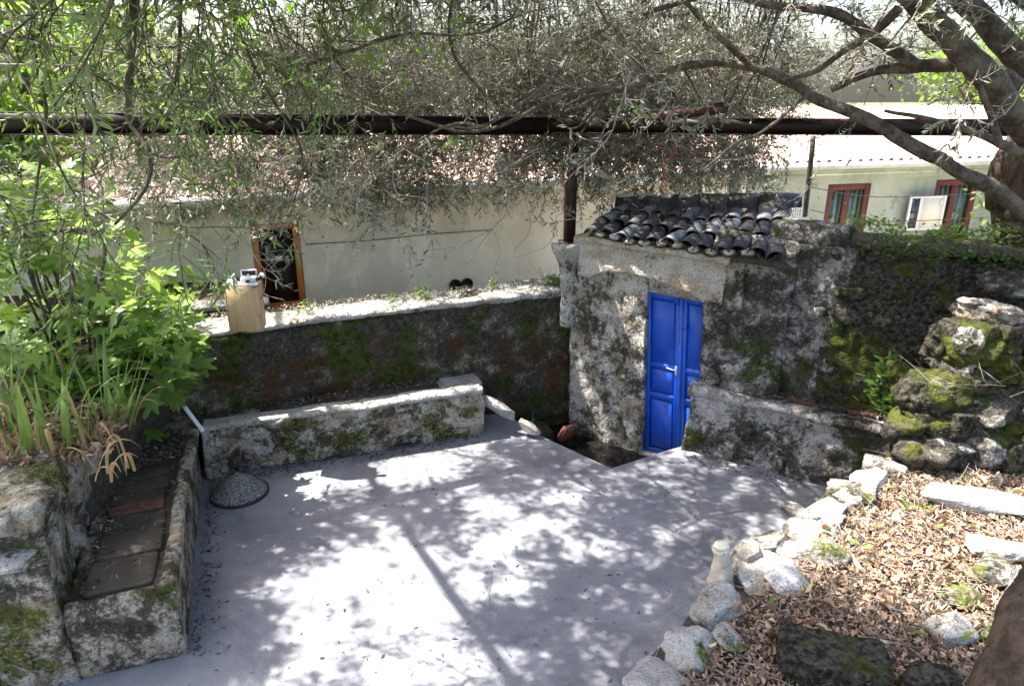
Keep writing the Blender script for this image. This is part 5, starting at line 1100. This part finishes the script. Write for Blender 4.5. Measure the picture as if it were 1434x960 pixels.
W3 = scatter(TEMPL[:8], allS[len(A1) + len(A2):], D[len(A1) + len(A2):], np.where((SH[:, 0] - SH[:, 2] * KX < -2.0) | (SH[:, 1] - (SH[:, 2] - 1) * KY < 2.7), 1.0, .62) * ra.uniform(.8, 1.2, len(SH)), 3)
tv, tf = tw.get()
SPRIG = [spray(300 + k, .15, 3, .06, .02, 1., .022) for k in range(5)]
W4 = scatter(SPRIG, SG, ra.normal(0, 1, (len(SG), 3)) * np.array([1, 1, .4]), ra.uniform(.8, 1.3, len(SG)), 4); print('sprigs', len(SG))
for nm, vf, mt in (('twigs', W4[:2], 'bark'), ('twigs', (tv, tf), 'twig'), ('twigs', W1[:2], 'twig'), ('twigs', W2[:2], 'bark'), ('twigs', W3[:2], 'bark')): mk(nm, vf[0], vf[1], M[mt], ol)['kind'] = 'stuff'
for W_, mt in ((W1, 'olive'), (W2, 'olive_green'), (W3, 'olive'), (W4, 'olive')): mk('foliage', W_[2], W_[3], M[mt], ol, True, W_[4])['kind'] = 'stuff'
# sparse hanging sprays in front of the house
hp = [(600, 300, 4.6), (555, 285, 4.4), (690, 250, 4.5), (740, 255, 4.5), (820, 300, 5.2), (790, 250, 5.0), (470, 300, 4.0), (340, 330, 3.8), (400, 300, 3.9), (1070, 215, 4.9), (1120, 210, 4.8), (900, 235, 5.0), (1150, 225, 5.0), (310, 370, 3.7), (510, 265, 4.2), (640, 265, 4.4)]
hp += [(ra.uniform(220, 520), ra.uniform(200, 285), ra.uniform(3.6, 4.3)) for _ in range(12)] + [(ra.uniform(520, 800), ra.uniform(190, 255), ra.uniform(4.2, 5)) for _ in range(10)] + [(ra.uniform(0, 220), ra.uniform(200, 330), ra.uniform(2.8, 3.6)) for _ in range(10)]
hs = np.array([atY(*q) for q in hp]); hd = np.array([(-.6 + .5 * ra.normal(), .2 * ra.normal(), -.65) for _ in hp]); Wh = scatter(NEAR[:3] + TEMPL[-4:], hs, hd, np.full(len(hp), .72), 8)
mk('twigs', Wh[0], Wh[1], M['twig'], ol)['kind'] = 'stuff'; mk('foliage', Wh[2], Wh[3], M['olive'], ol, True, Wh[4])['kind'] = 'stuff'
# dangling bare shoot in the middle
mb = MB()
for pts_, r0_ in (([(760, 235, 4.7), (735, 275, 4.6), (690, 320, 4.5), (652, 370, 4.45)], .006), ([(735, 275, 4.6), (742, 320, 4.6), (720, 350, 4.6)], .004), ([(690, 320, 4.5), (640, 345, 4.5), (600, 350, 4.5)], .004), ([(690, 320, 4.5), (700, 350, 4.5), (690, 385, 4.5)], .003), ([(640, 345, 4.5), (615, 360, 4.5), (592, 358, 4.5)], .003), ([(560, 190, 4.2), (550, 250, 4.2), (562, 290, 4.2), (552, 330, 4.2)], .004), ([(430, 250, 4.), (470, 280, 4.), (520, 300, 4.0), (560, 330, 4.)], .004), ([(780, 300, 5.), (770, 340, 5.), (740, 355, 5.), (720, 360, 5.)], .003)):
    P = smooth_path([atY(*q) for q in pts_], 5); mb.tube(P, np.linspace(r0_, r0_ * .5, len(P)), 5)
mb.obj('shoot', M['twig'], ol, True)['kind'] = 'stuff'
# fresh bright shoots on the near twigs
gs_ = [(640, 30, 4.2), (620, 75, 4.1), (590, 60, 4.1), (520, 80, 4.0), (510, 20, 4.0), (540, 40, 4.0), (460, 30, 4.1), (885, 150, 4.6), (345, 20, 3.4), (410, 10, 3.6), (420, 110, 3.8), (560, 110, 4.0), (635, 200, 4.4), (290, 90, 3.6), (240, 150, 3.5), (340, 120, 3.6)]
Vs = []; Va = []
for x, y, Yd in gs_:
    c = atY(x, y, Yd)
    for q in range(7): d = ra.normal(0, 1, 3) + np.array([0, 0, -.6]); d /= np.linalg.norm(d); s = np.cross(d, ra.normal(0, 1, 3)); s /= np.linalg.norm(s); Vs.append(leaf_geo(c + ra.normal(0, .03, 3), d, s, .07, .018)); Va.append(ra.random())
nl = len(Vs); mk('fresh_leaves', np.concatenate(Vs), (np.arange(nl)[:, None, None] * 6 + LQ[None]).reshape(-1, 4), M['green_fresh'], ol, True, np.repeat(Va, 6))['kind'] = 'stuff'
# leaning trunk close to the camera at the bottom right
lt = thing('leaning_tree', tuple(atZ(1440, 960, 1.0)), 'rough brown leaning trunk at the bottom right corner in front of the rubble wall', 'tree trunk')
P = smooth_path([atY(1375, 1060, 1.75), atY(1408, 940, 1.85), atY(1455, 830, 2.0), atY(1540, 700, 2.2), atY(1640, 520, 2.6)], 8); V, F = tube(P, np.linspace(.085, .07, len(P)), 32); V += vfbm(V, 7, 4, 4) * .012 + vfbm(V * np.array([1, 1, .35]), 28, 3, 9) * .005; mk('bark', V, F, M['bark_dark'], lt)

# ------------------------------------------------------------ trees and bushes beyond
def far_tree(name, x, y, z0, hgt, rad, n_, seed, mat, label, ls=.13, group='trees beyond the houses', cz=.62, bark='bark'):
    r_ = np.random.default_rng(seed); t_ = thing(name, (x, y, z0), label, 'tree' if hgt > 2.2 else 'bush', group)
    tr = smooth_path([(x, y, z0), (x + r_.normal(0, .1), y, z0 + hgt * .3), (x + r_.normal(0, .2), y, z0 + hgt * .55)], 5); V, F = tube(tr, np.linspace(hgt * .035, hgt * .018, len(tr)), 10); mk('trunk', V, F, M[bark], t_)
    nc = 26; C = r_.normal(0, 1, (nc, 3)); C /= np.linalg.norm(C, axis=1)[:, None]; C = C * r_.uniform(.35, .95, nc)[:, None] * np.array([rad, rad, hgt * .42]) + np.array([x, y, z0 + hgt * cz]); mb = MB()
    for c in C[:14]: P = smooth_path([tr[-1] - up * hgt * .1, (tr[-1] + c) / 2 + r_.normal(0, .1, 3), c], 4); mb.tube(P, np.linspace(hgt * .014, hgt * .004, len(P)), 6)
    mb.obj('limb', M[bark], t_, True)
    ci = r_.integers(0, nc, n_); P = C[ci] + r_.normal(0, 1, (n_, 3)) * rad * .2 * np.array([1, 1, .75]); d = r_.normal(0, 1, (n_, 3)); d[:, 2] -= .3; d /= np.linalg.norm(d, axis=1)[:, None]; s = np.cross(d, r_.normal(0, 1, (n_, 3)) + up); s /= np.linalg.norm(s, axis=1)[:, None]; L = ls * r_.uniform(.6, 1.3, n_)
    V = np.stack([P + d * (L * a)[:, None] + s * (L * b)[:, None] for a, b in ((0, 0), (.35, .26), (.75, .2), (1, 0), (.75, -.2), (.35, -.26))], 1).reshape(-1, 3)
    mk('crown', V, (np.arange(n_)[:, None, None] * 6 + LQ[None]).reshape(-1, 4), M[mat], t_, True, np.repeat(r_.uniform(0, 1, n_), 6))['kind'] = 'stuff'
FT = [(-6.2, 9.4, .3, 4.6, 1.7, 6000, 'bg_leaf', 'sunlit green tree at the far left behind the fig', .15), (-9.5, 12.5, .3, 6.2, 2.6, 7000, 'bg_leaf', 'tall light green tree left of the grey house', .17), (-8.2, 17, .4, 6.4, 2.6, 4200, 'bg_dark', 'dark tree rising over the left end of the grey roof', .18),
      (-3.4, 21, .4, 5.0, 2.4, 3200, 'bg_dark', 'evergreen behind the grey roof above the orange window', .18), (1.2, 22, .4, 4.6, 2.4, 2200, 'bg_dark', 'evergreen behind the middle of the grey roof', .18), (6.3, 22, .4, 4.4, 1.8, 1200, 'bg_dark', 'thin tree behind the joint of the two houses', .18),
      (13.5, 22, .4, 5.0, 2.2, 1800, 'bg_leaf', 'pale green tree beyond the right house', .18), (8.6, 12.0, .3, 4.9, .9, 900, 'bg_leaf', 'slender bright tree glimpsed between the olive limbs at top right', .12)]
for k, (x, y, z, hg, rd, n_, mt, lb, ls) in enumerate(FT): far_tree('broadleaf_tree' if mt == 'bg_leaf' else 'evergreen_tree', x, y, z, hg, rd, n_, 500 + k, mt, lb, ls)
far_tree('bush', 5.15, 6.9, 1.0, 1.65, .55, 1700, 520, 'weed', 'pale green sunlit bush behind the right wall next to the olive trunk', .075, None, .65)
# ivy and weeds
def tuft(name, P, mat, n_, seed, label, cat, ls=.05, spread=.05, wd=.26, parent=None):
    r_ = np.random.default_rng(seed); P = P[r_.integers(0, len(P), n_)] + r_.normal(0, spread, (n_, 3)) * np.array([1, 1, .7]); d = r_.normal(0, 1, (n_, 3)); d[:, 2] = np.abs(d[:, 2]) * .6; d /= np.linalg.norm(d, axis=1)[:, None]; s = np.cross(d, r_.normal(0, 1, (n_, 3)) + up); s /= np.linalg.norm(s, axis=1)[:, None]; L = ls * r_.uniform(.6, 1.3, n_)
    V = np.stack([P + d * (L * a)[:, None] + s * (L * b)[:, None] for a, b in ((0, 0), (.3, wd), (.7, wd * .8), (1, 0), (.7, -wd * .8), (.3, -wd))], 1).reshape(-1, 3)
    o = mk(name, V, (np.arange(n_)[:, None, None] * 6 + LQ[None]).reshape(-1, 4), M[mat], parent, True, np.repeat(r_.uniform(0, 1, n_), 6)); o['kind'] = 'stuff'
    if parent is None: tag(o, label, cat)
    return o
e31 = em31; Lr = lambda s, z, b: np.array([1.86, 6.40, z]) + em31 * s + nm31 * b
tuft('ivy', np.array([Lr(s, 2.24 + .05 * math.sin(s * 7), rng.uniform(.05, .4)) for s in np.linspace(1.1, 3.2, 60)]), 'weed', 1500, 61, 'low ivy and weeds growing along the top of the right wall', 'ivy', .045, .06)
tuft('ivy', np.array([Lr(s, 2.15, -.03) for s in np.linspace(1.2, 3.2, 60)]), 'bg_dark', 700, 62, 'dark ivy fringe hanging over the upper edge of the right wall', 'ivy', .04, .04)
tuft('fern', np.array([P3(1240, 545, 1.0) + np.array([0, 0, q]) for q in np.linspace(-.15, .22, 9)]), 'weed', 260, 63, 'small fern growing where the right wall meets the mossy boulders', 'fern', .10, .05, .16)
tuft('weed', np.array([atZ(383, 545, 0.8) * 0 + np.array([-2.42, 6.12, z]) for z in (.66, .72, .78)]), 'weed', 26, 64, 'tiny green weed sprouting from the back wall above the long bench', 'weed', .035, .02)
for k, (x, y, n_, lb) in enumerate(((592, 412, 130, 'yellow-green weed tuft on the sunlit wall top near the round vents'), (775, 395, 240, 'grassy tuft at the foot of the stone column on the wall top'), (690, 398, 60, 'thin weed on the wall top left of the column'), (545, 420, 40, 'small weed on the wall top in the middle'), (430, 432, 50, 'little weed on the wall top beneath the orange window'))):
    c = atZ(x, y + 6, 1.33); tuft('weed', np.array([c + up * q for q in (.0, .04, .08)]), 'weed', n_, 70 + k, lb, 'weed', .045, .045, .16)
mb = MB(); c = atZ(768, 400, 1.33)
for q in range(9): d = np.array([ra.normal(-.3, .35), ra.normal(0, .3), 1.]); P = smooth_path([c, c + d * .12, c + d * .22 + ra.normal(0, .03, 3)], 3); mb.tube(P, [.003] * 3 + [.002] * (len(P) - 3), 4)
tag(mb.obj('dry_stalks', M['deadwood'], None, True), 'bleached dry stalks beside the column on the wall top', 'stalks', kind='stuff')
c = atZ(285, 440, .9); far_tree('bush', -4.1, 7.5, .3, 1.25, .35, 420, 530, 'green_fresh', 'small bright shrub in front of the house left of the plywood box', .08, None, .6)
c = atZ(1172, 690, 1.0); tuft('weed', np.array([atZ(1250, 560, 1.1)]), 'green_fresh', 14, 81, 'single green sprig beside the fern', 'weed', .07, .03)
print('tris', sum(sum(len(p.vertices) - 2 for p in o.data.polygons) if len(o.data.polygons) < 5000 else len(o.data.polygons) * 2 for o in bpy.data.objects if o.type == 'MESH'))
